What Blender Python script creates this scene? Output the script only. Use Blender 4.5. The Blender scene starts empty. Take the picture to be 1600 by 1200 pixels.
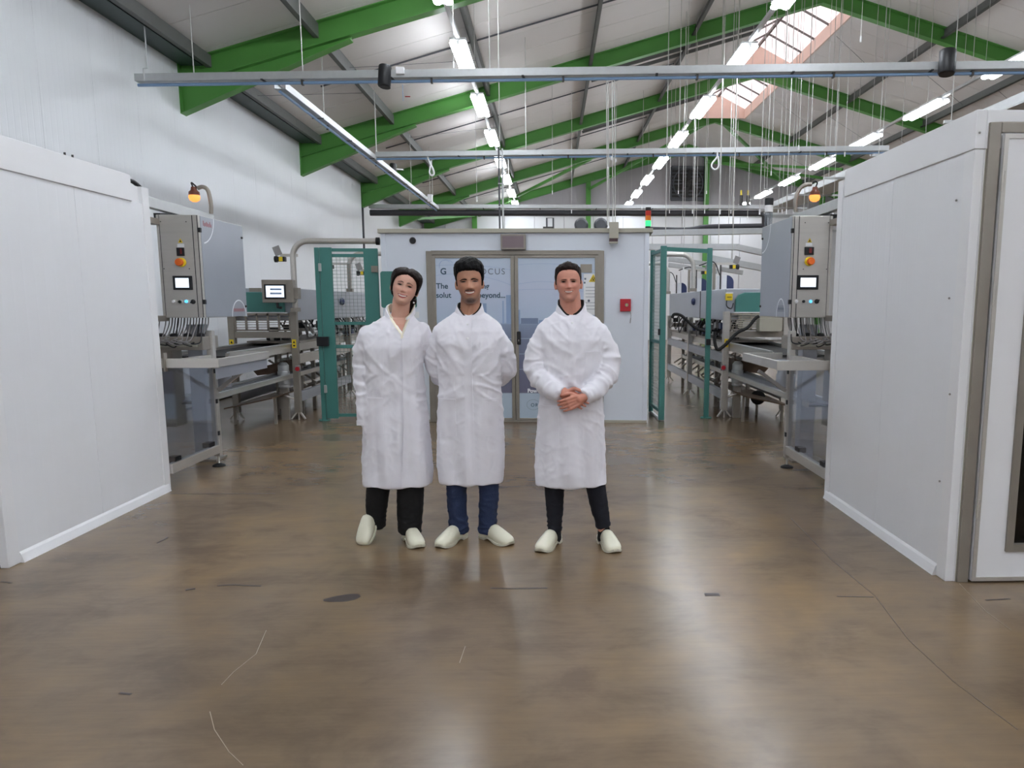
import bpy, bmesh, math, random
from math import sin, cos, pi, radians, atan2, sqrt, hypot, exp
from mathutils import Vector, Matrix, noise
from mathutils.bvhtree import BVHTree
random.seed(7)
SC = bpy.context.scene
COL = SC.collection
# ------------------------------------------------------------------ camera
FPX, PX, PY = 1200.0, 905.0, 649.0          # focal length and optical centre of the cropped photograph, 1600x1200
YAW = atan2(905 - 862, FPX)
PITCH = atan2(649 - 477, hypot(FPX, 43))
EYE = Vector((0, 0, 1.5))
FW = Vector((sin(YAW) * cos(PITCH), cos(YAW) * cos(PITCH), -sin(PITCH)))
RT = Vector((cos(YAW), -sin(YAW), 0))
UP = RT.cross(FW)
cam_d = bpy.data.cameras.new('camera')
cam = bpy.data.objects.new('camera', cam_d)
COL.objects.link(cam)
cam.matrix_world = Matrix((RT, UP, -FW)).transposed().to_4x4()
cam.location = EYE
cam_d.sensor_fit = 'HORIZONTAL'
cam_d.sensor_width = 36
cam_d.lens = 36 * FPX / 1600
cam_d.shift_x = (800 - PX) / 1600
cam_d.shift_y = (PY - 600) / 1600
cam_d.clip_end = 200
SC.camera = cam
# ------------------------------------------------------------------ sky and exposure
world = bpy.data.worlds.new('overcast_sky')
SC.world = world
world.use_nodes = True
bg = world.node_tree.nodes['Background']
bg.inputs[0].default_value = (1.0, 0.97, 0.97, 1)
bg.inputs[1].default_value = 1.7
SC.view_settings.view_transform = 'Standard'
SC.view_settings.look = 'None'
SC.view_settings.gamma = 1
SC.view_settings.use_curve_mapping = False
SC.view_settings.exposure = 1.28
LAMP = 15.0                                   # radiance of the fluorescent tube covers


def at(u, v, X=None, Y=None, Z=None):
    """survey: the point on a known plane that the photograph shows at pixel u, v"""
    r = FW + RT * ((u - PX) / FPX) - UP * ((v - PY) / FPX)
    if X is not None: t = X / r.x
    elif Y is not None: t = Y / r.y
    else: t = (Z - 1.5) / r.z
    return EYE + r * t


# ------------------------------------------------------------------ materials
def srgb(h):
    if isinstance(h, str):
        c = [int(h[i:i + 2], 16) / 255 for i in (0, 2, 4)]
    else:
        c = [v / 255 for v in h]
    return tuple(v / 12.92 if v <= 0.04045 else ((v + 0.055) / 1.055) ** 2.4 for v in c) + (1,)


MATS = {}


def mat(name, col, rough=.5, metal=0.0, vary=.06, vscale=6.0, bump=0.0, bscale=60.0, stretch=(1, 1, 1), emit=0.0, spec=.5, alpha=None, attr=None, sheen=0):
    m = bpy.data.materials.new(name)
    m.use_nodes = True
    nt = m.node_tree
    p = nt.nodes['Principled BSDF']
    c = srgb(col) if not isinstance(col, tuple) or len(col) == 3 else col
    p.inputs['Roughness'].default_value = rough
    p.inputs['Metallic'].default_value = metal
    p.inputs['Specular IOR Level'].default_value = spec
    tc = nt.nodes.new('ShaderNodeTexCoord')
    mp = nt.nodes.new('ShaderNodeMapping')
    mp.inputs['Scale'].default_value = stretch
    nt.links.new(tc.outputs['Object'], mp.inputs[0])
    ns = nt.nodes.new('ShaderNodeTexNoise')
    ns.inputs['Scale'].default_value = vscale
    ns.inputs['Detail'].default_value = 4
    nt.links.new(mp.outputs[0], ns.inputs['Vector'])
    mx = nt.nodes.new('ShaderNodeMix')
    mx.data_type = 'RGBA'
    nt.links.new(ns.outputs['Fac'], mx.inputs[0])
    mx.inputs[6].default_value = tuple(v * (1 - vary) for v in c[:3]) + (1,)
    mx.inputs[7].default_value = tuple(min(1, v * (1 + vary)) for v in c[:3]) + (1,)
    src = mx.outputs[2]
    if attr:
        at_ = nt.nodes.new('ShaderNodeAttribute')
        at_.attribute_name = attr
        mul = nt.nodes.new('ShaderNodeMix')
        mul.data_type = 'RGBA'
        mul.blend_type = 'MULTIPLY'
        mul.inputs[0].default_value = 1
        nt.links.new(src, mul.inputs[6])
        nt.links.new(at_.outputs['Color'], mul.inputs[7])
        src = mul.outputs[2]
    nt.links.new(src, p.inputs['Base Color'])
    if bump:
        nb = nt.nodes.new('ShaderNodeTexNoise')
        nb.inputs['Scale'].default_value = bscale
        nb.inputs['Detail'].default_value = 3
        nt.links.new(mp.outputs[0], nb.inputs['Vector'])
        bp = nt.nodes.new('ShaderNodeBump')
        bp.inputs['Strength'].default_value = bump
        bp.inputs['Distance'].default_value = .01
        nt.links.new(nb.outputs['Fac'], bp.inputs['Height'])
        nt.links.new(bp.outputs[0], p.inputs['Normal'])
    if emit:
        nt.links.new(src, p.inputs['Emission Color'])
        p.inputs['Emission Strength'].default_value = emit
    if alpha is not None:
        p.inputs['Alpha'].default_value = alpha
    if sheen:
        p.inputs['Sheen Weight'].default_value = sheen
    MATS[name] = m
    return m


def ribbed(name, col, axis, pitch, rough=.4, depth=.35, vary=.025):
    """coated sheet with fine parallel ribs along one axis"""
    m = mat(name, col, rough, vary=vary, vscale=1.2)
    nt = m.node_tree
    tc = nt.nodes.new('ShaderNodeTexCoord')
    w = nt.nodes.new('ShaderNodeTexWave')
    w.wave_type = 'BANDS'
    w.bands_direction = axis
    w.wave_profile = 'SIN'
    w.inputs['Scale'].default_value = 2 * pi / pitch / 20
    r = nt.nodes.new('ShaderNodeMath')
    r.operation = 'POWER'
    r.inputs[1].default_value = 14
    nt.links.new(tc.outputs['Object'], w.inputs['Vector'])
    nt.links.new(w.outputs['Fac'], r.inputs[0])
    b = nt.nodes.new('ShaderNodeBump')
    b.invert = True
    b.inputs['Strength'].default_value = depth
    b.inputs['Distance'].default_value = .004
    nt.links.new(r.outputs[0], b.inputs['Height'])
    nt.links.new(b.outputs[0], nt.nodes['Principled BSDF'].inputs['Normal'])
    return m


M_wall = ribbed('white_ribbed_wall_sheet', (226, 228, 231), 'Y', .1)
M_cab = ribbed('white_cabin_sheet', (228, 229, 232), 'Y', .1, rough=.33, depth=.1)
M_cabx = ribbed('white_cabin_sheet_front', (222, 222, 222), 'X', .25, rough=.35, depth=.1)
M_trimw = mat('white_trim', (230, 230, 232), .38, vary=.02)
M_farwall = ribbed('grey_far_cladding', (176, 172, 176), 'X', .3, depth=.4)
M_roof = mat('roof_sheet_underside', (222, 217, 214), .55, vary=.04, vscale=1.5)
M_purlin = mat('galvanised_purlin', (102, 103, 101), .55, .2, vary=.12, vscale=9)
M_eave = mat('dark_eave_steel', (62, 76, 74), .5, .2)
M_green = mat('green_painted_steel', (84, 148, 66), .42, vary=.09, vscale=2.5)
M_galv = mat('galvanised_steel', (190, 192, 193), .42, .4, vary=.09, vscale=14)
M_blue = mat('blue_air_hose', (132, 162, 198), .4)
M_steel = mat('brushed_stainless_steel', (202, 198, 192), .36, .6, vary=.07, vscale=5, bump=.04, bscale=90, stretch=(1, 1, 8))
M_steeld = mat('weathered_stainless_steel', (152, 145, 136), .42, .5, vary=.12, vscale=7, bump=.04, bscale=60)
M_steelb = mat('bluish_sheet_steel', (172, 176, 185), .38, .45, vary=.05, vscale=3)
M_teal = mat('teal_powder_coat', (70, 130, 124), .42, vary=.05)
M_black = mat('black_plastic', (24, 25, 29), .45)
M_rubber = mat('black_rubber', (28, 28, 29), .7)
M_lag = mat('dark_grey_pipe_lagging', (60, 60, 65), .6)
M_dark = mat('dark_grey_casting', (66, 64, 64), .5, .3)
M_brown = mat('rusty_brown_tray', (92, 72, 56), .6)
M_white = mat('white_plastic', (236, 236, 238), .4, vary=.02)
M_clean = mat('pale_blue_booth_panel', (220, 226, 236), .3, vary=.02, vscale=1.5)
M_beige = mat('beige_fascia', (176, 172, 158), .5, vary=.03)
M_red = mat('red_plastic', (186, 34, 48), .4)
M_orange = mat('orange_plastic', (236, 110, 30), .4)
M_yellow = mat('yellow_plastic', (238, 208, 40), .45)
M_navy = mat('navy_panel', (48, 58, 98), .45)
M_sign = mat('green_sign_sheet', (70, 128, 120), .5)
M_gate = mat('galvanised_wire', (150, 164, 160), .45, .5)
M_lamp = mat('lit_tube_cover', (242, 248, 255), .4, emit=LAMP, vary=0)
M_glow = mat('lit_orange_beacon', (255, 140, 66), .4, emit=.75, vary=.05)
M_screen = mat('lit_touch_screen', (226, 236, 248), .3, emit=.45, vary=.03, vscale=30)
M_bluelit = mat('lit_blue_button', (90, 190, 250), .3, emit=.6)
M_greenlit = mat('lit_green_lens', (50, 225, 120), .3, emit=.6)
M_amber = mat('amber_lens', (226, 120, 30), .3)
M_redl = mat('red_lens', (190, 40, 30), .3)
M_ink = mat('dark_teal_print', (42, 74, 96), .5)
M_inkl = mat('grey_print', (104, 112, 130), .5)
M_inkp = mat('pale_blue_print', (150, 172, 206), .5)
M_inkw = mat('white_print', (240, 242, 246), .5)
M_inkr = mat('faded_red_print', (168, 92, 96), .5)
M_grey = mat('grey_plastic', (150, 146, 146), .5)
M_wire = mat('pale_steel_wire', (196, 194, 190), .45, .3)
M_paper = mat('paper_notice', (232, 233, 235), .6)
M_led = mat('unlit_red_message_display', (128, 112, 118), .35)
M_conduit = mat('dark_conduit', (82, 84, 90), .5)
M_pinks = mat('timber_upstand', (216, 192, 178), .6)


def glassmat(name, tint, rough=.05, mixf=.82):
    m = bpy.data.materials.new(name)
    m.use_nodes = True
    nt = m.node_tree
    nt.nodes.remove(nt.nodes['Principled BSDF'])
    out = nt.nodes['Material Output']
    tr = nt.nodes.new('ShaderNodeBsdfTransparent')
    tr.inputs[0].default_value = tint
    gl = nt.nodes.new('ShaderNodeBsdfGlossy')
    gl.inputs['Roughness'].default_value = rough
    gl.inputs[0].default_value = (.9, .92, .95, 1)
    fr = nt.nodes.new('ShaderNodeLayerWeight')
    fr.inputs[0].default_value = .35
    ml = nt.nodes.new('ShaderNodeMath')
    ml.operation = 'MULTIPLY'
    ml.inputs[1].default_value = 1 - mixf + .2
    nt.links.new(fr.outputs['Fresnel'], ml.inputs[0])
    mx = nt.nodes.new('ShaderNodeMixShader')
    nt.links.new(ml.outputs[0], mx.inputs[0])
    nt.links.new(tr.outputs[0], mx.inputs[1])
    nt.links.new(gl.outputs[0], mx.inputs[2])
    nt.links.new(mx.outputs[0], out.inputs[0])
    return m


M_glass = glassmat('clear_guard_sheet', (.86, .88, .92, 1))


def opal():
    m = bpy.data.materials.new('opal_rooflight_sheet')
    m.use_nodes = True
    nt = m.node_tree
    nt.nodes.remove(nt.nodes['Principled BSDF'])
    t = nt.nodes.new('ShaderNodeBsdfTranslucent')
    d = nt.nodes.new('ShaderNodeBsdfDiffuse')
    n = nt.nodes.new('ShaderNodeTexNoise')
    n.inputs['Scale'].default_value = 1.5
    r = nt.nodes.new('ShaderNodeValToRGB')
    r.color_ramp.elements[0].color = (.80, .72, .73, 1)
    r.color_ramp.elements[1].color = (.93, .88, .90, 1)
    nt.links.new(n.outputs['Fac'], r.inputs[0])
    nt.links.new(r.outputs[0], t.inputs[0])
    d.inputs[0].default_value = (.84, .80, .80, 1)
    mx = nt.nodes.new('ShaderNodeMixShader')
    mx.inputs[0].default_value = .3
    nt.links.new(t.outputs[0], mx.inputs[1])
    nt.links.new(d.outputs[0], mx.inputs[2])
    nt.links.new(mx.outputs[0], nt.nodes['Material Output'].inputs[0])
    return m


M_opal = opal()


def floor_material():
    m = bpy.data.materials.new('sealed_brown_concrete')
    m.use_nodes = True
    nt = m.node_tree
    p = nt.nodes['Principled BSDF']
    tc = nt.nodes.new('ShaderNodeTexCoord')

    def nz(scale, detail, st=(1, 1, 1), rough=.55, dist=0):
        mp = nt.nodes.new('ShaderNodeMapping')
        mp.inputs['Scale'].default_value = st
        nt.links.new(tc.outputs['Object'], mp.inputs[0])
        n = nt.nodes.new('ShaderNodeTexNoise')
        n.inputs['Scale'].default_value = scale
        n.inputs['Detail'].default_value = detail
        n.inputs['Roughness'].default_value = rough
        n.inputs['Distortion'].default_value = dist
        nt.links.new(mp.outputs[0], n.inputs['Vector'])
        return n.outputs['Fac']

    def ramp(f, stops):
        r = nt.nodes.new('ShaderNodeValToRGB')
        e = r.color_ramp.elements
        e[0].position, e[0].color = stops[0]
        e[1].position, e[1].color = stops[-1]
        for s in stops[1:-1]:
            x = e.new(s[0]); x.color = s[1]
        nt.links.new(f, r.inputs[0])
        return r.outputs[0]

    def mixc(f, a, b, mode='MIX'):
        x = nt.nodes.new('ShaderNodeMix')
        x.data_type = 'RGBA'
        x.blend_type = mode
        if isinstance(f, float): x.inputs[0].default_value = f
        else: nt.links.new(f, x.inputs[0])
        nt.links.new(a, x.inputs[6]); nt.links.new(b, x.inputs[7])
        return x.outputs[2]

    big = ramp(nz(.55, 4, (1, 1, 1), .5, .2), [(.3, srgb((113, 96, 77))), (.5, srgb((124, 106, 86))), (.62, srgb((132, 111, 86))), (.78, srgb((117, 102, 86)))])
    blot = ramp(nz(2.2, 5, (1, 1.3, 1), .62, .3), [(.34, (.74, .74, .77, 1)), (.5, (.96, .96, .96, 1)), (.7, (1.12, 1.08, .98, 1))])
    streak = ramp(nz(7, 5, (.5, 6, 1), .65), [(.3, (.94, .94, .945, 1)), (.7, (1.05, 1.045, 1.04, 1))])
    c = mixc(1.0, big, blot, 'MULTIPLY')
    c = mixc(1.0, c, streak, 'MULTIPLY')
    nt.links.new(c, p.inputs['Base Color'])
    rg = ramp(nz(1.2, 3, (1, 1.5, 1), .5, .1), [(.3, (.225, .225, .225, 1)), (.7, (.266, .266, .266, 1))])
    nt.links.new(rg, p.inputs['Roughness'])
    p.inputs['Specular IOR Level'].default_value = .36
    bp = nt.nodes.new('ShaderNodeBump')
    bp.inputs['Strength'].default_value = .04
    bp.inputs['Distance'].default_value = .01
    nt.links.new(nz(14, 3, (.8, 2, 1)), bp.inputs['Height'])
    nt.links.new(bp.outputs[0], p.inputs['Normal'])
    return m


M_floor = floor_material()


# ------------------------------------------------------------------ mesh helpers
def wmat(o):
    m = o.matrix_basis.copy()
    while o.parent:
        o = o.parent
        m = o.matrix_basis @ m
    return m


def settag(o, label=None, cat=None, group=None, kind=None):
    if label: o['label'] = label
    if cat: o['category'] = cat
    if group: o['group'] = group
    if kind: o['kind'] = kind
    return o


def thing(name, label, cat, loc=(0, 0, 0), group=None, kind=None):
    o = bpy.data.objects.new(name, None)
    o.empty_display_size = .1
    o.location = loc
    COL.objects.link(o)
    return settag(o, label, cat, group, kind)


def finish(me, name, m, parent=None, smooth=None, bevel=0.0, label=None, kind=None):
    """link a mesh given in world coordinates as one object under parent"""
    if parent is not None:
        me.transform(wmat(parent).inverted())
        org = Vector((0, 0, 0))
    if len(me.vertices):
        xs = [v.co for v in me.vertices]
        lo = Vector((min(c.x for c in xs), min(c.y for c in xs), min(c.z for c in xs)))
        hi = Vector((max(c.x for c in xs), max(c.y for c in xs), max(c.z for c in xs)))
        org = Vector(((lo.x + hi.x) / 2, (lo.y + hi.y) / 2, lo.z))
        me.transform(Matrix.Translation(-org))
    o = bpy.data.objects.new(name, me)
    o.location = org
    COL.objects.link(o)
    if parent is not None: o.parent = parent
    if m is not None and not me.materials:
        me.materials.append(m)
    if smooth is not None:
        for p in me.polygons: p.use_smooth = True
        me.set_sharp_from_angle(angle=radians(smooth))
    if bevel:
        b = o.modifiers.new('edge_rounding', 'BEVEL')
        b.width = bevel
        b.segments = 2
        b.limit_method = 'ANGLE'
        b.angle_limit = radians(50)
    if label: o['label'] = label
    if kind: o['kind'] = kind
    return o


class MB:
    def __init__(self):
        self.v = []
        self.f = []

    def add(self, vs, fs):
        n = len(self.v)
        self.v += [tuple(v) for v in vs]
        self.f += [tuple(i + n for i in f) for f in fs]
        return self

    def box(self, x0, x1, y0, y1, z0, z1):
        if x0 > x1: x0, x1 = x1, x0
        if y0 > y1: y0, y1 = y1, y0
        if z0 > z1: z0, z1 = z1, z0
        return self.add([(x0, y0, z0), (x1, y0, z0), (x1, y1, z0), (x0, y1, z0), (x0, y0, z1), (x1, y0, z1), (x1, y1, z1), (x0, y1, z1)],
                        [(0, 3, 2, 1), (4, 5, 6, 7), (0, 1, 5, 4), (1, 2, 6, 5), (2, 3, 7, 6), (3, 0, 4, 7)])

    def bar(self, p, q, w, h, up=(0, 0, 1)):
        p, q = Vector(p), Vector(q)
        d = (q - p).normalized()
        s = d.cross(Vector(up))
        if s.length < 1e-4: s = d.cross(Vector((0, 1, 0)))
        s.normalize()
        u = s.cross(d)
        s = s * w / 2; u = u * h / 2
        vs = [p - s - u, p + s - u, p + s + u, p - s + u, q - s - u, q + s - u, q + s + u, q - s + u]
        return self.add(vs, [(3, 2, 1, 0), (4, 5, 6, 7), (0, 1, 5, 4), (1, 2, 6, 5), (2, 3, 7, 6), (3, 0, 4, 7)])

    def cyl(self, p, q, r, n=16, r2=None):
        return self.tube([p, q], r, n, r2)

    def tube(self, pts, r, n=10, r2=None, radii=None, closed=False):
        pts = [Vector(p) for p in pts]
        k = len(pts)
        if radii is None:
            r2 = r if r2 is None else r2
            radii = [r + (r2 - r) * i / max(1, k - 1) for i in range(k)]
        vs, fs = [], []
        prev = None
        for i, p in enumerate(pts):
            if closed:
                d = (pts[(i + 1) % k] - pts[i - 1]).normalized()
            else:
                d = (pts[min(i + 1, k - 1)] - pts[max(i - 1, 0)])
                d = d.normalized() if d.length > 1e-9 else Vector((0, 0, 1))
            if prev is None:
                a = d.orthogonal().normalized()
                if abs(d.z) < .99:
                    a = d.cross(Vector((0, 0, 1))).normalized()
            else:
                a = prev - d * prev.dot(d)
                a = a.normalized() if a.length > 1e-6 else d.orthogonal().normalized()
            prev = a
            b = d.cross(a)
            for j in range(n):
                t = 2 * pi * j / n
                vs.append(p + (a * cos(t) + b * sin(t)) * radii[i])
        rr = k if closed else k - 1
        for i in range(rr):
            for j in range(n):
                i2 = (i + 1) % k
                fs.append((i * n + j, i * n + (j + 1) % n, i2 * n + (j + 1) % n, i2 * n + j))
        if not closed:
            fs.append(tuple(reversed(range(n))))
            fs.append(tuple((k - 1) * n + j for j in range(n)))
        return self.add(vs, fs)

    def ell(self, c, r, nu=16, nv=10, rot=None):
        vs, fs = [], []
        c = Vector(c)
        for i in range(nv + 1):
            ph = -pi / 2 + pi * i / nv
            for j in range(nu):
                t = 2 * pi * j / nu
                p = Vector((r[0] * cos(ph) * cos(t), r[1] * cos(ph) * sin(t), r[2] * sin(ph)))
                if rot is not None: p = rot @ p
                vs.append(c + p)
        for i in range(nv):
            for j in range(nu):
                fs.append((i * nu + j, i * nu + (j + 1) % nu, (i + 1) * nu + (j + 1) % nu, (i + 1) * nu + j))
        return self.add(vs, fs)

    def lathe(self, prof, c, axis=(0, 0, 1), n=20):
        c = Vector(c)
        d = Vector(axis).normalized()
        a = d.orthogonal().normalized()
        b = d.cross(a)
        vs, fs = [], []
        k = len(prof)
        for (r, h) in prof:
            for j in range(n):
                t = 2 * pi * j / n
                vs.append(c + d * h + (a * cos(t) + b * sin(t)) * max(r, 1e-5))
        for i in range(k - 1):
            for j in range(n):
                fs.append((i * n + j, i * n + (j + 1) % n, (i + 1) * n + (j + 1) % n, (i + 1) * n + j))
        fs.append(tuple(reversed(range(n))))
        fs.append(tuple((k - 1) * n + j for j in range(n)))
        return self.add(vs, fs)

    def prism(self, poly, d):
        """planar polygon (3-D points) pushed along vector d"""
        d = Vector(d)
        n = len(poly)
        vs = [Vector(p) for p in poly] + [Vector(p) + d for p in poly]
        fs = [tuple(reversed(range(n))), tuple(range(n, 2 * n))]
        fs += [(i, (i + 1) % n, n + (i + 1) % n, n + i) for i in range(n)]
        return self.add(vs, fs)

    def mesh(self, name='mesh', fix=True):
        me = bpy.data.meshes.new(name)
        me.from_pydata(self.v, [], self.f)
        if fix:
            bm = bmesh.new()
            bm.from_mesh(me)
            bmesh.ops.remove_doubles(bm, verts=bm.verts, dist=1e-5)
            bmesh.ops.recalc_face_normals(bm, faces=bm.faces)
            bm.to_mesh(me)
            bm.free()
        me.update()
        return me

    def build(self, name, m, parent=None, smooth=None, bevel=0.0, label=None, kind=None, fix=True):
        return finish(self.mesh(name, fix), name, m, parent, smooth, bevel, label, kind)


def B(*a): return MB().box(*a)


def arc(c, r, a0, a1, n, plane='xz'):
    out = []
    for i in range(n + 1):
        t = radians(a0 + (a1 - a0) * i / n)
        if plane == 'xz': out.append(Vector((c[0] + r * cos(t), c[1], c[2] + r * sin(t))))
        elif plane == 'yz': out.append(Vector((c[0], c[1] + r * cos(t), c[2] + r * sin(t))))
        else: out.append(Vector((c[0] + r * cos(t), c[1] + r * sin(t), c[2])))
    return out


def curve(pts, n=8):
    """Catmull-Rom through points"""
    P = [Vector(p) for p in pts]
    P = [P[0] * 2 - P[1]] + P + [P[-1] * 2 - P[-2]]
    out = []
    for i in range(1, len(P) - 2):
        for k in range(n):
            t = k / n
            a, b, c, d = P[i - 1:i + 3]
            out.append(.5 * ((2 * b) + (c - a) * t + (2 * a - 5 * b + 4 * c - d) * t * t + (3 * b - a - 3 * c + d) * t ** 3))
    out.append(P[-2])
    return out


def text(txt, size, loc, m, parent, name='lettering', rot=(pi / 2, 0, 0), offset=0.0, label=None, space=1.0, depth=.0006, align='LEFT'):
    cu = bpy.data.curves.new('text', 'FONT')
    cu.body = txt
    cu.size = size
    cu.offset = offset
    cu.extrude = depth
    cu.align_x = align
    cu.space_character = space
    o = bpy.data.objects.new('tmp', cu)
    COL.objects.link(o)
    dg = bpy.context.evaluated_depsgraph_get()
    me = bpy.data.meshes.new_from_object(o.evaluated_get(dg))
    bpy.data.objects.remove(o)
    from mathutils import Euler
    me.transform(Matrix.Translation(Vector(loc)) @ Euler(rot).to_matrix().to_4x4())
    me.materials.clear()
    return finish(me, name, m, parent, label=label)


def dup(root, parent=None):
    c = root.copy()
    COL.objects.link(c)
    if parent is not None: c.parent = parent
    for ch in [o for o in root.children]:
        dup(ch, c)
    return c


ORD = 'first second third fourth fifth sixth seventh eighth ninth tenth eleventh twelfth thirteenth fourteenth fifteenth sixteenth'.split()
# ================================================================== the hall
XL, XRIDGE, XR = -5.3, 5.75, 16.8
ZE, SL = 4.93, .29
FR = [-9.6, -4.25, 1.1, 6.45, 11.8, 17.13, 22.47, 27.8, 33.1]          # portal frames along the hall
YB, YF = -15.0, 33.35


def roofz(x): return ZE + SL * (x - XL) if x <= XRIDGE else ZE + SL * (XR - x)


floor = B(-5.7, 17.2, YB, YF + .3, -.2, 0).build('floor', M_floor, kind='structure')
# worn marks and cut joints of the floor slab, each a thin film or groove filler
M_scuff = mat('dark_rubber_scuff', (68, 58, 54), .5)
M_scr = mat('pale_scratch', (150, 132, 110), .5)
M_joint = mat('dark_joint_sealant', (100, 85, 70), .5)


def strip_on_floor(name, pts, w, m):
    mb = MB()
    for p, q in zip(pts[:-1], pts[1:]):
        a, b = at(*p, Z=0), at(*q, Z=0)
        a.z = b.z = .0006
        mb.bar(a, b, w, .0008)
    return mb.build(name, m, floor)


for pts, w in ([(340, 915), (365, 914), (408, 916)], .012), ([(290, 922), (305, 920)], .02), ([(766, 919), (800, 920), (855, 919)], .014), \
              ([(1101, 929), (1124, 929)], .04), ([(246, 849), (262, 840)], .012), ([(0, 909), (18, 911)], .012), ([(187, 1083), (205, 1085)], .014), \
              ([(1308, 932), (1365, 933)], .008), ([(1540, 938), (1578, 936)], .012), ([(265, 771), (300, 772), (430, 771)], .008):
    strip_on_floor('scuff_mark', pts, w, M_scuff)
mb = MB()
c = at(534, 935, Z=0)
mb.prism([(c.x + cos(t) * .09, c.y + sin(t) * (.05 + .015 * cos(t)) + .02 * cos(t), .0004) for t in [k * pi / 12 for k in range(24)]], (0, 0, .0006))
mb.build('scuff_mark', M_scuff, floor)
for pts in ([(416, 985), (400, 1022), (365, 1050), (346, 1070)], [(328, 1112), (335, 1140), (358, 1175), (380, 1196)], [(1499, 912), (1540, 955), (1580, 985)], [(727, 1010), (718, 1036)]):
    strip_on_floor('scratch', pts, .0028, M_scr)
strip_on_floor('slab_joint', [(1236, 810), (1300, 875), (1368, 932), (1420, 1000), (1490, 1065), (1590, 1140)], .004, M_joint)

# left wall: backing plus lining panels
wall_left = B(-5.75, -5.42, YB, YF, 0, 4.95).build('wall_left', M_trimw, kind='structure')
pm = None
for k in range(38):
    y0 = YB + k * .982
    o = B(-5.42, XL, y0 + .002, y0 + .98, .02, 4.9)
    if pm is None:
        o = o.build('wall_panel', M_wall, wall_left); pm = o.data; base = o.location.copy()
    else:
        o = bpy.data.objects.new('wall_panel', pm); COL.objects.link(o); o.parent = wall_left
        o.location = base + Vector((0, k * .982, 0))
# dark beam along the top of the left wall
B(-5.42, -4.98, YB, YF, 4.9, 5.03).build('trim_1', M_eave, kind='structure')
B(-5.46, XL + .01, 22.47, 22.53, 0, 4.9).build('trim_2', M_conduit, kind='structure')
wall_right = B(16.8, 17.2, YB, YF, 0, 4.95).build('wall_right', M_wall, kind='structure')


def gable(name, y0, y1, m, kids=False):
    mb = MB()
    mb.prism([(-5.75, y0, 0), (17.2, y0, 0), (17.2, y0, 5.0), (XRIDGE, y0, roofz(XRIDGE) + .15), (-5.75, y0, 5.0)], (0, y1 - y0, 0))
    return mb.build(name, m, kind='structure')


wall_back = gable('wall_back', YF, YF + .3, M_farwall)
gable('wall_front', YB - .3, YB, M_wall)
for k in range(18):                                     # white lining sheets low on the far wall
    x0 = -5.7 + k * 1.25
    B(x0 + .01, x0 + 1.24, YF - .08, YF, .02, 5.55).build('wall_panel', M_trimw, wall_back)
B(-5.7, 16.8, YF - .13, YF - .08, 5.2, 5.32).build('wall_rail', M_galv, wall_back)
B(-5.7, 16.8, YF - .16, YF - .08, 4.62, 4.70).build('wall_rail', M_galv, wall_back)

# roof: outer skin, inner panels, purlins
mb = MB()
th = .2
mb.prism([(-5.75, YB - .3, roofz(XL) - .1), (XRIDGE - .95, YB - .3, roofz(XRIDGE - .95) + .06), (XRIDGE - .95, YB - .3, roofz(XRIDGE - .95) + th), (-5.75, YB - .3, roofz(XL) + .1)], (0, YF - YB + .6, 0))
mb.prism([(17.2, YB - .3, roofz(XR) - .1), (17.2, YB - .3, roofz(XR) + .1), (XRIDGE + .95, YB - .3, roofz(XRIDGE + .95) + th), (XRIDGE + .95, YB - .3, roofz(XRIDGE + .95) + .06)], (0, YF - YB + .6, 0))
ceiling = mb.build('ceiling', M_roof, kind='structure')
pl = pr = None
n = 49
for k in range(n):
    y0 = YB + k * .985
    for s in (-1, 1):
        if (s < 0 and pl is None) or (s > 0 and pr is None):
            xa, xb = (XL - .05, XRIDGE - .95) if s < 0 else (XR + .05, XRIDGE + .95)
            o = MB().prism([(xa, y0 + .006, roofz(XL) + SL * (-.05)), (xb, y0 + .006, roofz(xb)), (xb, y0 + .006, roofz(xb) + .05), (xa, y0 + .006, roofz(XL) + .035)], (0, .973, 0)).build('roof_panel', M_roof, ceiling)
            if s < 0: pl = o
            else: pr = o
        else:
            src = pl if s < 0 else pr
            o = src.copy(); COL.objects.link(o); o.location = src.location + Vector((0, k * .985, 0))
for px_ in (-4.86, -3.32, -1.28, .88, 3.07, 8.43, 10.6, 12.8, 15, 16.5):     # Z-purlins: web and two lips
    z = roofz(px_)
    d = .2 if px_ > -4.8 else .17
    mb = MB().box(px_ - .006, px_ + .006, YB, YF, z - d, z - .012).box(px_ - .07, px_ + .006, YB, YF, z - d - .008, z - d)
    mb.box(px_ - .07, px_ - .062, YB, YF, z - d - .008, z - d + .02)
    mb.build('purlin', M_purlin, ceiling)
mb = MB()                                               # paired bridging bars seen high on the left slope
for yy in (12.6, 13.05, 18.2, 18.65, 23.6, 24.0):
    mb.bar((.95, yy, roofz(.95) - .1), (4.7, yy, roofz(4.7) - .1), .05, .07)
mb.build('bridging_bar', M_purlin, ceiling)
mb = MB()                                               # thin sag rods and dark conduits under the sheets
for y0 in FR[:-1]:
    for (xa, xb) in ((-4.9, -3.32), (-3.32, -1.28), (8.43, 10.6), (10.6, 12.8), (5.75 + .95, 8.43)):
        mb.bar((xa, y0 + 1.7, roofz(xa) - .12), (xb, y0 + 3.2, roofz(xb) - .12), .006, .006)
mb.build('sag_rod', M_conduit, ceiling)
mb = MB()
for y0 in FR[:-1]:
    mb.bar((-4.0, y0 + 2.42, roofz(-4.0) - .03), (3.0, y0 + 2.42, roofz(3.0) - .03), .02, .025)
mb.build('cable_conduit', M_conduit, ceiling)

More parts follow.
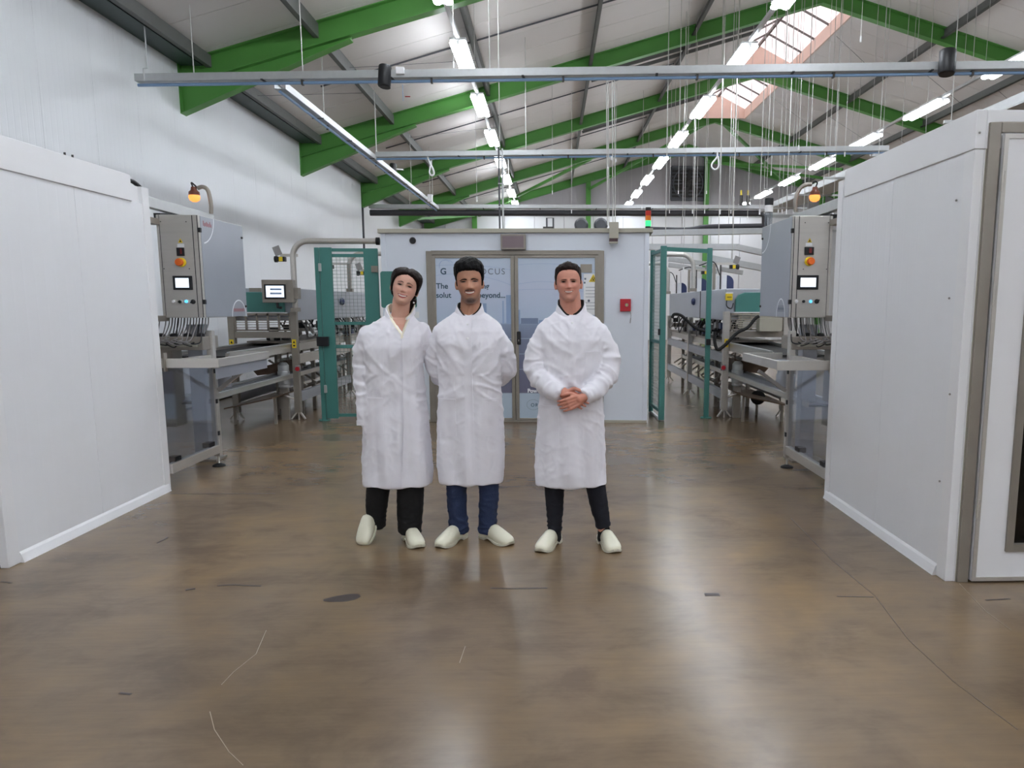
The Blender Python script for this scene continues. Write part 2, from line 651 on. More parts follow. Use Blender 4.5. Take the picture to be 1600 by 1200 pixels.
# ridge: closed cap in the bays without glass, rooflight in the others
M_cap = M_roof
glass_bays = [(17.25, 22.35), (22.6, 27.4)]
solid = [(YB - .3, 17.25), (22.35, 22.6), (27.4, YF + .3)]
mb = MB()
for y0, y1 in solid:
    for s in (-1, 1):
        xb = XRIDGE + s * .97
        mb.prism([(xb, y0, roofz(xb) + .0), (XRIDGE, y0, roofz(XRIDGE)), (XRIDGE, y0, roofz(XRIDGE) + .12), (xb, y0, roofz(xb) + .12)], (0, y1 - y0, 0))
mb.build('ridge_cap', M_cap, ceiling)
for k, (y0, y1) in enumerate(glass_bays):
    win = MB()
    zr = roofz(XRIDGE) + .22
    for s in (-1, 1):
        xb = XRIDGE + s * .93
        win.box(xb - .02, xb + .02, y0, y1, roofz(xb) - .02, roofz(xb) + .3)
    w = win.build(f'window_{k + 1}', M_pinks, kind='structure')
    for yy in (y0, y1 - .04):
        MB().prism([(XRIDGE - .93, yy, roofz(XRIDGE - .93)), (XRIDGE + .93, yy, roofz(XRIDGE + .93)), (XRIDGE + .93, yy, roofz(XRIDGE + .93) + .3), (XRIDGE, yy, zr + .3), (XRIDGE - .93, yy, roofz(XRIDGE - .93) + .3)], (0, .04, 0)).build('end_frame', M_pinks, w)
    B(XRIDGE - .03, XRIDGE + .03, y0, y1, zr + .2, zr + .28).build('ridge_bar', M_purlin, w)
    nb = 5
    for j in range(nb):
        ya, yb = y0 + (y1 - y0) * j / nb, y0 + (y1 - y0) * (j + 1) / nb
        for s in (-1, 1):
            xb = XRIDGE + s * .93
            zb = roofz(xb) + .3
            MB().prism([(XRIDGE, ya + .02, zr + .28), (xb, ya + .02, zb), (xb, ya + .02, zb + .012), (XRIDGE, ya + .02, zr + .292)], (0, yb - ya - .04, 0)).build('pane', M_opal, w)
            MB().bar((XRIDGE, ya, zr + .26), (xb, ya, zb - .02), .035, .05).build('glazing_bar', M_purlin, w)

# portal frames
for i, y in enumerate(FR):
    sy = .09
    beam = MB()
    last = i == len(FR) - 1
    D = .31
    for s in (-1, 1):
        xe = XL if s < 0 else XR
        e0, e1 = Vector((xe, y, ZE)), Vector((XRIDGE, y, roofz(XRIDGE)))
        beam.prism([e0, e1, e1 - Vector((0, 0, D)), e0 - Vector((0, 0, D))], (0, .012, 0))
        for off in (0, D):
            a, b = e0 - Vector((0, 0, off)), e1 - Vector((0, 0, off))
            beam.prism([a + Vector((0, -sy, 0)), b + Vector((0, -sy, 0)), b + Vector((0, -sy, -.014)), a + Vector((0, -sy, -.014))], (0, 2 * sy, 0))
    o = beam.build('roof_beam', M_green, kind='structure')
    if not last:
        for s in (-1, 1):
            xe = XL if s < 0 else XR
            f = lambda x: Vector((xe - s * x, y, 0))
            h = MB()
            p = [f(0) + Vector((0, 0, ZE - D)), f(2.45) + Vector((0, 0, ZE + SL * 2.45 - D)), f(2.45) + Vector((0, 0, ZE + SL * 2.45 - D - .05)), f(0) + Vector((0, 0, 4.24))]
            h.prism(p, (0, .012, 0))
            a, b = p[3], p[2]
            h.prism([a + Vector((0, -sy, 0)), b + Vector((0, -sy, 0)), b + Vector((0, -sy, -.016)), a + Vector((0, -sy, -.016))], (0, 2 * sy, 0))
            h.box(xe - .01, xe + .01, y - sy, y + sy, 4.24, ZE)
            h.build('haunch', M_green, o)
    # knee bracing struts between the last two frames
for x in (-3.2, 1.57, 6.55, 11.5):
    z = roofz(x) - .3
    c = B(x - .1, x + .1, YF - .28, YF - .14, 0, z).build('column_post', M_green, kind='structure')
for (a, b) in (((1.6, 33.0, 6.3), (5.6, 28.0, 7.9)), ((-3.0, 33.0, 5.2), (1.4, 28.0, 6.6)), ((6.6, 33, 7.4), (10.4, 28, 6.3)), ((-5.0, 27.9, 4.5), (-3.2, 33, 5.2)), ((6.0, 30.5, 7.0), (12, 30.5, 6.2)), ((6.0, 28, 7.9), (10, 33, 6.5))):
    MB().bar(a, b, .09, .09).build('brace_beam', M_green, kind='structure')

# ------------------------------------------------------------------ fluorescent lights
rows = [('left', -1.42), ('middle', 3.12), ('right', 7.77)]
ys = [10.25 + 3.08 * k for k in range(-8, 8)]
ZL = 5.5
proto = None
for rn, x in rows:
    t = thing('lighting_trunk', f'long thin white trunking that carries the {rn} row of ceiling lights', 'light track', (x, 13, ZL + .1))
    B(x - .03, x + .03, YB + .5, YF - .3, ZL + .07, ZL + .12).build('rail', M_galv, t)
    for k, y in enumerate(FR[1:]):
        mb = MB()
        zt = roofz(x) - (.2 if x != 7.77 else .0)
        mb.cyl((x, y - 2.5, ZL + .12), (x, y - 2.5, roofz(x)), .006, 6)
        mb.build('hanger_rod', M_wire, t)
    vis = 0
    for y in ys:
        lab = None
        if y < 8.6:
            lab = f'{ORD[ys.index(y)]} lit fluorescent batten of the {rn} row overhead before the visible ones'
        else:
            lab = f'lit fluorescent batten, {ORD[vis]} of the {rn} row counted from the front'
            vis += 1
        if proto is None:
            L = thing('batten_light', lab, 'ceiling light', (x, y, ZL), 'fluorescent battens')
            MB().box(x - .125, x + .125, y - .75, y + .75, ZL + .045, ZL + .085).build('housing', M_white, L, bevel=.006)
            for s in (-1, 1):
                MB().prism([(x + s * .075 + .055 * cos(k * pi / 5), y - .75, ZL + (.042 if sin(k * pi / 5) > 0 else .03) * sin(k * pi / 5)) for k in range(10)], (0, 1.5, 0)).build('tube_cover', M_lamp, L, smooth=50)
            for s in (-1, 1):
                B(x - .04, x + .04, y + s * .735 - .01, y + s * .735 + .01, ZL - .02, ZL + .05).build('end_cap', M_white, L)
            proto = L
        else:
            L = dup(proto)
            L.location = (x, y, ZL)
            L['label'] = lab
# ================================================================== white cabins on both sides
def cabin(name, label, x, out, y0, y1, yfas, top, mfront):
    """insulated cabin; aisle face at x, body towards out"""
    far = x + out * 1.9
    t = thing(name, label, 'cabin', (x + out * .9, (y0 + y1) / 2, 0))
    B(x + out * .03, far, y0 + .03, y1 - .02, .01, top - .06).build('core', M_trimw, t)
    n = 2
    for k in range(n):
        a, b = y0 + .1 + (y1 - .1 - y0 - .1) * k / n, y0 + .1 + (y1 - .1 - y0 - .1) * (k + 1) / n
        B(x + out * .004, x + out * .03, a + .0015, b - .0015, .03, top - .19).build('wall_panel', M_cab, t)
    for a, b in ((y0, y0 + .1), (y1 - .1, y1)):
        B(x, x + out * .05, a, b, 0, top - (.06 if b == y1 else .19)).build('corner_trim', M_trimw, t, bevel=.004)
    B(x - out * .006, x + out * .05, y0 - .006, yfas, top - .19, top).build('fascia', M_trimw, t, bevel=.004)
    B(x + out * .05, far, y0 - .006, y0 + .05, top - .19, top).build('fascia', M_trimw, t, bevel=.004)
    MB().prism([(x - out * .022, y0 + .1, 0), (x + out * .004, y0 + .1, 0), (x + out * .004, y0 + .1, .065), (x - out * .006, y0 + .1, .05)], (0, y1 - y0 - .14, 0)).build('skirting', M_trimw, t)
    B(x + out * .05, far, yfas - .02, y1, top - .12, top - .06).build('top_edge', M_trimw, t)
    return t


cl = cabin('insulated_cabin', 'white panelled insulated cabin with plain windowless wall, on the side of the white hall wall', -3.13, -1, 4.37, 6.28, 6.02, 2.46, M_cabx)
B(-3.18, -5.0, 4.35, 4.37, 0.01, 2.27).build('wall_panel', M_cabx, cl)
for (u, v) in ((101, 239), (113, 241)):
    p = at(u, v, X=-3.16)
    MB().cyl((p.x, p.y, 2.455), (p.x, p.y, 2.485), .007, 8).build('fixing_bolt', M_dark, cl)
cr = cabin('insulated_cabin', 'white panelled insulated cabin with a steel framed door with window beside it', 2.15, 1, 3.97, 5.86, 5.72, 2.475, M_cabx)
for (u, v) in ((1494, 313), (1483, 466), (1484, 616), (1468, 752), (1531, 207)):
    p = at(u, v, X=2.146)
    if v < 300: p = at(u, v, Y=3.962)
    MB().ell(p, (.006, .006, .006), 8, 6).build('rivet', M_grey, cr)
# front wall and door of the right cabin
yf = 3.97
fx0 = at(1493, 905, Y=yf).x
B(2.2, fx0 + .02, yf, yf + .03, 0, 2.285).build('wall_panel', M_trimw, cr)
B(fx0 - .004, fx0 + .006, yf - .004, yf, 0, 2.285).build('sealant_strip', M_beige, cr)
dw = 1.02
zt = at(1556, 192, Y=yf).z
fr = MB().box(fx0, fx0 + .06, yf - .02, yf + .05, 0, zt).box(fx0 + .06 + dw, fx0 + .12 + dw, yf - .02, yf + .05, 0, zt).box(fx0 + .06, fx0 + .06 + dw, yf - .02, yf + .05, zt - .05, zt)
fr.build('door_frame', M_steeld, cr, bevel=.004)
B(fx0 + .12 + dw, fx0 + 1.85, yf, yf + .03, 0, 2.285).build('wall_panel', M_trimw, cr)
B(fx0 + .06, fx0 + dw + .06, yf + .02, yf + .03, 0, zt - .05).build('door_seal', M_black, cr)
dx0, dx1 = fx0 + .07, fx0 + dw + .052
dz0, dz1 = .012, zt - .06
wx0 = at(1572, 850, Y=yf - .04).x
wz0 = at(1572, 862, Y=yf - .04).z
wx1, wz1 = dx1 - (wx0 - dx0), 1.98
door = MB()
for (a, b, c, d) in ((dx0, wx0, dz0, dz1), (wx1, dx1, dz0, dz1), (wx0, wx1, dz0, wz0), (wx0, wx1, wz1, dz1)):
    door.box(a, b, yf - .03, yf + .015, c, d)
door = door.build('door_leaf', M_trimw, cr)
e = .022
MB().box(dx0, dx0 + e, yf - .036, yf - .03, dz0, dz1).box(dx1 - e, dx1, yf - .036, yf - .03, dz0, dz1).box(dx0 + e, dx1 - e, yf - .036, yf - .03, dz0, dz0 + e).box(dx0 + e, dx1 - e, yf - .036, yf - .03, dz1 - e, dz1).build('edge_trim', M_steel, door)
g = .04
MB().box(wx0, wx0 + g, yf - .045, yf + .02, wz0, wz1).box(wx1 - g, wx1, yf - .045, yf + .02, wz0, wz1).box(wx0 + g, wx1 - g, yf - .045, yf + .02, wz0, wz0 + g).box(wx0 + g, wx1 - g, yf - .045, yf + .02, wz1 - g, wz1).build('window_frame', M_steeld, door)
B(wx0 + g, wx1 - g, yf - .012, yf - .006, wz0 + g, wz1 - g).build('pane', glassmat('dark_door_glass', (.32, .31, .3, 1), mixf=.4), door)
for z in (.42, 1.55, 2.12):
    MB().cyl((dx0 + .002, yf - .04, z - .05), (dx0 + .002, yf - .04, z + .05), .008, 10).build('hinge', M_steel, door, smooth=40)
MB().tube([(dx1 - .07, yf - .03, 1.05), (dx1 - .07, yf - .085, 1.05), (dx1 - .19, yf - .085, 1.05)], .011, 10).build('handle', M_steel, door, smooth=60)

# ================================================================== the pale blue booth with glass doors
BX, BY, BA = -.43, 9.885, radians(-3.6)


def bp(u, v):
    """pixel -> booth-frame x offset and height on the front face"""
    r = FW + RT * ((u - PX) / FPX) - UP * ((v - PY) / FPX)
    nrm = Vector((sin(BA), -cos(BA), 0))
    t = (Vector((BX, BY, 0)) - EYE).dot(nrm) / r.dot(nrm)
    p = EYE + r * t - Vector((BX, BY, 0))
    return p.x * cos(BA) + p.y * sin(BA), p.z


booth = thing('glass_door_booth', 'pale blue panelled booth with steel framed printed glass double doors behind the three people', 'booth', (BX, BY, 0))
hang = []                                                     # things fixed to the booth get turned with it


def bb(u0, u1, v0, v1, d0, d1):
    x0, z1 = bp(u0, v0)
    x1, z0 = bp(u1, v1)
    return (BX + x0, BX + x1, BY - d1, BY - d0, z0, z1)


xa, zr1 = bp(591, 358); xb, _ = bp(1020, 357)
pa, zr0 = bp(595, 364.5); pb, _ = bp(1014, 362.5)
da, dzt = bp(666, 392.5); db, _ = bp(944, 392)
DEP = 3.1
B(BX + pa, BX + da, BY, BY + .06, .015, zr0).build('front_panel', M_clean, booth)
B(BX + db, BX + pb, BY, BY + .06, .015, zr0).build('front_panel', M_clean, booth)
B(BX + da, BX + db, BY, BY + .06, dzt, zr0).build('front_panel', M_clean, booth)
for s, x in ((1, pa), (-1, pb)):
    B(BX + x - .004 * s, BX + x + .055 * s, BY - .012, BY + .09, .0, zr0).build('corner_trim', M_clean, booth, bevel=.003)
    B(BX + x, BX + x + .06 * s, BY + .09, BY + DEP, .015, zr0).build('side_panel', M_clean, booth)
B(BX + pa, BX + pb, BY + DEP - .06, BY + DEP, .015, zr0).build('rear_panel', M_clean, booth)
B(BX + xa, BX + xb, BY - .045, BY + DEP + .02, zr0, zr1).build('roof_fascia', M_beige, booth, bevel=.004)
B(BX + db, BX + pb, BY - .02, BY, 0, .03).build('floor_channel', M_beige, booth)
B(BX + pa, BX + da, BY - .02, BY, 0, .03).build('floor_channel', M_beige, booth)
B(BX + pa + .07, BX + pb - .07, BY + 1.2, BY + 1.22, .02, zr0).build('inner_partition', M_clean, booth)
fw = .07
MB().box(BX + da, BX + da + fw, BY - .035, BY + .04, 0, dzt).box(BX + db - fw, BX + db, BY - .035, BY + .04, 0, dzt).box(BX + da + fw, BX + db - fw, BY - .035, BY + .04, dzt - .05, dzt).box(BX + da + fw, BX + db - fw, BY - .03, BY + .04, 0, .02).build('door_frame', M_steeld, booth, bevel=.005)


def printfilm(z0, z1):
    """printed film: pale sky fading down, a slate band, a pale foot"""
    m = bpy.data.materials.new('printed_door_film')
    m.use_nodes = True
    nt = m.node_tree
    p = nt.nodes['Principled BSDF']
    p.inputs['Roughness'].default_value = .16
    tc = nt.nodes.new('ShaderNodeTexCoord')
    sp = nt.nodes.new('ShaderNodeSeparateXYZ')
    nt.links.new(tc.outputs['Object'], sp.inputs[0])
    mr = nt.nodes.new('ShaderNodeMapRange')
    mr.inputs[1].default_value = 0
    mr.inputs[2].default_value = z1 - z0
    nt.links.new(sp.outputs['Z'], mr.inputs[0])
    r = nt.nodes.new('ShaderNodeValToRGB')
    e = r.color_ramp.elements
    f = lambda v: (bp(804, v)[1] - z0) / (z1 - z0)
    e[0].position, e[0].color = 0, srgb((182, 198, 214))
    e[1].position, e[1].color = 1, srgb((192, 206, 224))
    for pos, c in ((f(614.6), (182, 198, 214)), (f(613.4), (112, 112, 134)), (f(560), (118, 122, 146)), (f(528), (128, 136, 160)), (f(507), (142, 156, 182)), (f(504), (184, 200, 222)), (f(450), (196, 205, 226))):
        x = e.new(pos); x.color = srgb(c)
    nt.links.new(mr.outputs[0], r.inputs[0])
    nt.links.new(r.outputs[0], p.inputs['Base Color'])
    return m


dx_a, dx_b = da + fw, db - fw
mid, _ = bp(804.8, 500)
leaf_top = dzt - .055
M_film = None
leaves = []
for (x0, x1) in ((dx_a, mid - .002), (mid + .002, dx_b)):
    f = .045
    lf = MB().box(BX + x0, BX + x0 + f, BY - .03, BY + .01, .025, leaf_top).box(BX + x1 - f, BX + x1, BY - .03, BY + .01, .025, leaf_top).box(BX + x0 + f, BX + x1 - f, BY - .03, BY + .01, .025, .025 + f * .7).box(BX + x0 + f, BX + x1 - f, BY - .03, BY + .01, leaf_top - f * .7, leaf_top).build('door_leaf', M_steeld, booth, bevel=.004)
    z0, z1 = .025 + f * .7, leaf_top - f * .7
    if M_film is None: M_film = printfilm(z0, z1)
    B(BX + x0 + f, BX + x1 - f, BY - .018, BY - .004, z0, z1).build('printed_pane', M_film, lf)
    leaves.append(lf)
YG = BY - .0184
M_tower = mat('blue_tower_print', (142, 164, 200), .3)
M_tower2 = mat('slate_tower_print', (120, 134, 164), .3)


def film(u0, u1, v0, v1, m, lf, name='print', d=.0004):
    x0, z1 = bp(u0, v0); x1, z0 = bp(u1, v1)
    B(BX + x0, BX + x1, YG - d, YG + .0003, z0, z1).build(name, m, lf)


for (u0, u1, v0, v1, m, i) in ((785, 788, 470, 506, M_inkp, 0), (791, 799, 461, 506, M_tower, 0), (755, 761, 474, 506, M_tower, 0), (748, 755, 488, 506, M_inkp, 0), (809, 813, 484, 506, M_tower, 1), (814, 841, 497, 506, M_tower2, 1), (842, 856, 500, 506, M_tower, 1)):
    film(u0, u1, v0, v1, m, leaves[i], 'skyline_print')
M_line = mat('pale_grid_line_print', (176, 200, 224), .3)
for v in (529, 553, 577):
    film(809.5, 935, v - .4, v + .4, M_line, leaves[1], 'grid_line', .0008)
    film(680, 800, v - .4, v + .4, M_line, leaves[0], 'grid_line', .0008)
for u in (811.5, 870, 912):
    film(u - .35, u + .35, 507, 577, M_line, leaves[1], 'grid_line', .0008)
for i, (ua, ub, sag) in enumerate(((678, 799, 4), (678, 799, 9), (809, 935, 6), (809, 935, 12), (809, 935, 3))):
    v0 = (414, 428, 392 + 20, 440, 452)[i]
    mb = MB()
    N = 10
    pts = []
    for k in range(N + 1):
        t = k / N
        x, z = bp(ua + (ub - ua) * t, v0 + sag * (t - .3) ** 2 * 4)
        pts.append((BX + x, YG - .0006, z))
    for p, q in zip(pts[:-1], pts[1:]): mb.bar(p, q, .0008, .004)
    mb.build('wire_print', M_inkp, leaves[0 if ub < 805 else 1])


def btext(txt, u, v, hpx, m, lf, offset=0.0, space=1.0, align='LEFT', d=.0014):
    x, z = bp(u, v)
    return text(txt, hpx / 1200 * 9.9 / .70, (BX + x, YG - d, z), m, lf, offset=offset, space=space, align=align, depth=.0006)


btext('G', 688.5, 428.6, 9.2, M_ink, leaves[0], offset=.002)
btext('FOCUS', 742.5, 428.8, 9.0, M_inkl, leaves[0], space=1.22)
btext('The', 682, 451, 8.2, M_ink, leaves[0], offset=.0016)
btext('king', 745.5, 451, 8.2, M_ink, leaves[0], offset=.0016)
btext('solut', 682, 465.2, 8.2, M_ink, leaves[0], offset=.0016)
btext('beyond...', 747, 465.2, 8.2, M_ink, leaves[0], offset=.0016)
btext('ng', 743.5, 438.5, 5.2, M_ink, leaves[0])
btext('Powered', 824.5, 613, 5.9, M_inkw, leaves[1], offset=.0025)
btext('ORI', 829.5, 635, 5.2, M_ink, leaves[1], offset=.0006, space=1.25)
mb = MB()
cx, cz = bp(833.5, 632)
mb.tube([(BX + cx + .085 * cos(2 * pi * k / 28), YG - .001, cz + .066 * sin(2 * pi * k / 28)) for k in range(28)], .0016, 6, closed=True)
mb.build('oval_emblem', M_inkl, leaves[1])
mb = MB()
for (u, v, r, a0, a1) in ((698, 416, .09, 30, 200), (696, 415, .075, 40, 190)):
    cx, cz = bp(u, v)
    for k in range(12):
        t0, t1 = radians(a0 + (a1 - a0) * k / 12), radians(a0 + (a1 - a0) * (k + 1) / 12)
        mb.bar((BX + cx + r * cos(t0), YG - .001, cz + r * .9 * sin(t0)), (BX + cx + r * cos(t1), YG - .001, cz + r * .9 * sin(t1)), .001, .005, up=(0, 0, 1))
mb.build('arc_emblem', M_inkp, leaves[0])
x, z = bp(811, 528)
h = B(BX + x - .025, BX + x + .025, BY - .042, BY - .0185, z - .085, z + .085).build('door_handle', M_black, leaves[1], bevel=.012)
MB().ell((BX + x, BY - .045, z - .03), (.006, .004, .014), 10, 6).build('keyhole', M_steel, leaves[1])
B(*bb(907, 925, 413, 426, .018, .024)).build('metal_plate', M_steeld, leaves[1])
B(*bb(904, 914, 398.5, 400.5, .018, .03)).build('door_catch', M_steeld, leaves[1])
notice = B(*bb(912, 937, 428, 492, .0184, .0195)).build('notice_sheet', M_paper, leaves[1])
for v in (449, 454, 459, 464, 473, 478, 483):
    film(915, 934, v - .3, v + .3, M_inkl, leaves[1], 'print_line', .0022)
for (u, v) in ((914.5, 436), (913.5, 442)):
    film(u - 1.4, u + 1.4, v - 1.6, v + 1.2, M_inkl, leaves[1], 'print', .0022)
x, z = bp(920, 470)
MB().cyl((BX + x, YG - .0016, z), (BX + x, YG - .0022, z), .016, 16).build('round_stamp', M_inkl, leaves[1])
p = [bp(927, 428.5), bp(934, 440.5), bp(920, 440.5)]
MB().prism([(BX + a, YG - .002, b) for a, b in p], (0, -.001, 0)).build('warning_triangle', M_yellow, leaves[1])
cx, cz = bp(927, 436.6)
mb = MB()
for a in (90, 210, 330):
    mb.tube([(BX + cx + .016 * cos(radians(a)) + .013 * cos(2 * pi * k / 12), YG - .0034, cz + .016 * sin(radians(a)) + .013 * sin(2 * pi * k / 12)) for k in range(12)], .0032, 5, closed=True)
mb.build('hazard_symbol', M_black, leaves[1])


def onbooth(o):
    hang.append(o)
    return o


led = onbooth(thing('message_display', 'grey box shaped message display above the glass double doors', 'display', (BX + bp(802, 390)[0], BY, bp(802, 390)[1])))
B(*bb(783.5, 822, 367, 390.5, 0, .1)).build('case', M_steeld, led, bevel=.004)
B(*bb(786, 819.5, 370, 388, .1, .104)).build('display_window', M_led, led)
sp = onbooth(thing('beige_junction_box', 'beige upright box with dark lower end fixed over the booth roof edge', 'box', (BX + bp(958, 378)[0], BY, bp(958, 380)[1])))
B(*bb(952, 966, 349, 374, .045, .16)).build('case', M_beige, sp, bevel=.003)
B(*bb(951.5, 965, 374, 379, .05, .155)).build('lower_end', mat('dark_maroon_plastic', (72, 48, 52), .4), sp)
B(*bb(951.5, 965, 379, 381.2, .045, .16)).build('rim', M_beige, sp)
x, z = bp(645, 376)
gl = onbooth(thing('round_cable_gland', 'round black vent plug on the upper left of the booth front', 'vent', (BX + x, BY, z)))
MB().lathe([(.036, 0), (.036, .02), (.03, .03), (0, .03)], (BX + x, BY, z), (0, -1, 0), 20).build('plug', M_black, gl, smooth=40)
MB().tube([(BX + x + .038 * cos(2 * pi * k / 20), BY - .008, z + .038 * sin(2 * pi * k / 20)) for k in range(20)], .005, 6, closed=True).build('rim', M_dark, gl, smooth=60)
x0, zz = bp(986, 487)
kb = onbooth(thing('emergency_key_box', 'small red emergency key box on the booth wall right of the glass doors', 'key box', (BX + bp(977, 487)[0], BY, zz)))
B(*bb(969, 985.5, 467, 486.5, 0, .045)).build('case', M_red, kb, bevel=.005)
x, z = bp(979, 476.5)
MB().cyl((BX + x, BY - .045, z), (BX + x, BY - .05, z), .022, 16).build('glass_disc', M_grey, kb)
MB().bar((BX + x, BY - .052, z - .012), (BX + x, BY - .052, z + .012), .008, .01).build('key', M_yellow, kb)
MB().tube([(BX + bp(985, 487)[0], BY - .02, bp(985, 487)[1]), (BX + bp(986, 492)[0], BY - .015, bp(986, 492)[1]), (BX + bp(985.5, 497)[0], BY - .015, bp(985, 497)[1])], .0025, 6).build('chain', M_grey, kb)
MB().cyl((BX + bp(985.5, 497)[0], BY - .015, bp(985, 497)[1]), (BX + bp(984.5, 505)[0], BY - .015, bp(985, 505)[1]), .005, 8).build('hammer', M_grey, kb)
gs = onbooth(thing('green_safety_sign', 'green rounded safety sign with a white pictogram behind the woman', 'sign', (BX + bp(624, 481)[0], BY, bp(624, 481)[1])))
x0, z1 = bp(594.5, 424); x1, z0 = bp(652, 481)
poly = []
rr = .03
for (cx, cz, a0) in ((x1 - rr, z1 - rr, 0), (x0 + rr, z1 - rr, 90), (x0 + rr, z0 + rr, 180), (x1 - rr, z0 + rr, 270)):
    for k in range(5):
        t = radians(a0 + 22.5 * k)
        poly.append((BX + cx + rr * cos(t), BY - .012, cz + rr * sin(t)))
MB().prism(poly, (0, -.006, 0)).build('sheet', M_sign, gs)
mb = MB()
x, z = bp(622, 446)
mb.box(BX + bp(613, 0)[0], BX + bp(634, 0)[0], BY - .0195, BY - .0178, bp(0, 447)[1], bp(0, 431)[1])
mb.build('pictogram', M_inkw, gs)
pn = onbooth(B(*bb(641, 655, 487, 497, 0, .003)).build('paper_label', M_paper, None, label='small printed paper label on the booth below the green sign'))
pn['category'] = 'label'
# on the booth roof
sl_x, sl_z = bp(1013, 356)
st = onbooth(thing('signal_tower', 'red amber green signal tower standing on the right end of the booth roof', 'signal light', (BX + sl_x, BY + .05, zr1)))
zz = zr1
for nm, m, h in (('base', M_black, .03), ('green_lens', M_greenlit, .07), ('amber_lens', M_amber, .06), ('red_lens', M_redl, .06), ('cap', M_black, .04)):
    MB().lathe([(0, 0), (.034, 0), (.036, h * .5), (.034, h), (0, h)], (BX + sl_x, BY + .05, zz), (0, 0, 1), 16).build(nm, m, st, smooth=40)
    zz += h
bl = onbooth(thing('ventilation_blower', 'pair of grey blower motors on the booth roof', 'blower', (BX + bp(922, 352)[0], BY + 1.5, zr1)))
for dx in (-.14, .14):
    MB().lathe([(0, 0), (.09, 0), (.1, .05), (.1, .16), (.07, .2), (0, .2)], (BX + bp(922, 0)[0] + dx, BY + 1.6, zr1 + .19), (0, -1, 0), 20).build('motor', M_conduit, bl, smooth=40)
B(BX + bp(922, 0)[0] - .26, BX + bp(922, 0)[0] + .26, BY + 1.4, BY + 1.65, zr1, zr1 + .09).build('base', M_grey, bl)
pf = onbooth(thing('roof_pipework', 'thin steel pipe loop with valve on the booth roof', 'pipe', (BX + bp(850, 352)[0], BY + 1, zr1)))
x = BX + bp(850, 0)[0]
MB().tube([(x - .05, BY + 1, zr1), (x - .05, BY + 1, zr1 + .24), (x + .04, BY + 1, zr1 + .24), (x + .04, BY + 1, zr1)], .012, 8).build('loop', M_conduit, pf)
MB().tube([(x - .45, BY + 1, zr1), (x - .45, BY + 1, zr1 + .06), (x - .40, BY + 1, zr1 + .05), (x + .3, BY + 1, zr1 + .06)], .011, 8).build('pipe', M_conduit, pf)
B(x - .1, x + .04, BY + .96, BY + 1.04, zr1, zr1 + .12).build('valve_block', M_dark, pf)
# turn booth and everything fixed to it
R = Matrix.Translation((BX, BY, 0)) @ Matrix.Rotation(BA, 4, 'Z') @ Matrix.Translation((-BX, -BY, 0))
for o in [booth] + hang:
    o.matrix_basis = R @ o.matrix_basis

# ================================================================== teal machine fencing
def mesh_sheet(name, p0, p1, z0, z1, parent, pitch=.05, r=.0022):
    mb = MB()
    p0, p1 = Vector(p0), Vector(p1)
    L = (p1 - p0).length
    n = max(2, int(L / pitch))
    for k in range(n + 1):
        p = p0.lerp(p1, k / n)
        mb.bar((p.x, p.y, z0), (p.x, p.y, z1), 2 * r, 2 * r, up=(0, 1, 0))
    m = int((z1 - z0) / pitch)
    for k in range(m + 1):
        z = z0 + (z1 - z0) * k / m
        mb.bar((p0.x, p0.y, z), (p1.x, p1.y, z), 2 * r, 2 * r)
    return mb.build(name, M_gate, parent, kind='stuff', fix=False)


def post(parent, x, y, z1, w=.07, d=.05, foot=True):
    B(x - w / 2, x + w / 2, y - d / 2, y + d / 2, 0.008, z1).build('post', M_teal, parent, bevel=.005)
    if foot:
        MB().cyl((x, y, 0), (x, y, .012), .075, 18).build('foot_plate', M_teal, parent)


fl = thing('safety_fence', 'teal mesh safety fence between the booth and the machine beside the white hall wall', 'fence', (-2.65, 10.1, 0))
post(fl, -2.99, 10.12, 2.23, .06)
B(-2.95, -2.80, 10.08, 10.12, .03, 2.23).build('wide_post', M_teal, fl, bevel=.004)
B(-2.40, -2.22, 10.1, 10.14, .06, 2.22).build('wide_post', M_teal, fl, bevel=.004)
for z in (.07, .97, 1.27, 2.13, 2.20):
    B(-2.80, -2.40, 10.1, 10.125, z - .02, z + .02).build('rail', M_teal, fl)
mesh_sheet('wire_mesh', (-2.80, 10.115, 0), (-2.40, 10.115, 0), .09, 2.12, fl, .045, .0018)
B(-3.02, -2.87, 10.02, 10.08, .98, 1.10).build('latch', M_black, fl, bevel=.006)
for z in (.42, 1.98):
    B(-2.965, -2.93, 10.06, 10.085, z - .05, z + .05).build('hinge', M_galv, fl, bevel=.004)
B(-2.30, -2.22, 10.07, 10.1, 1.92, 2.0).build('label_plate', M_steeld, fl)
gt = thing('safety_gate', 'open teal mesh gate standing along the side of the booth', 'gate', (1.42, 10.2, 0))
post(gt, 1.435, 9.95, 2.25, .075, .06, False)
post(gt, 1.40, 10.75, 2.25, .06, .06, False)
B(1.39, 1.43, 9.97, 10.75, .0, .02).build('floor_track', M_galv, gt)
for z in (.12, 1.02, 2.2):
    MB().bar((1.435, 9.98, z), (1.40, 10.72, z), .04, .04).build('rail', M_teal, gt)
mesh_sheet('wire_mesh', (1.433, 10.0, 0), (1.402, 10.7, 0), .14, 2.18, gt, .045, .0018)
B(1.375, 1.40, 9.9, 9.95, 1.12, 1.2).build('latch', M_black, gt)
gp = thing('fence_post', 'slim teal fence post with round foot plate standing alone right of the gate', 'post', (2.07, 10.16, 0))
post(gp, 2.07, 10.16, 2.24, .065)
B(2.04, 2.10, 10.10, 10.135, .98, 1.06).build('latch_box', M_black, gp)
gr = thing('fence_top_rail', 'teal rail over the gate opening between two fence posts', 'rail', (1.76, 10.1, 2.2))
MB().bar((1.472, 10.0, 2.215), (2.04, 10.15, 2.2), .04, .05).build('rail', M_teal, gr)

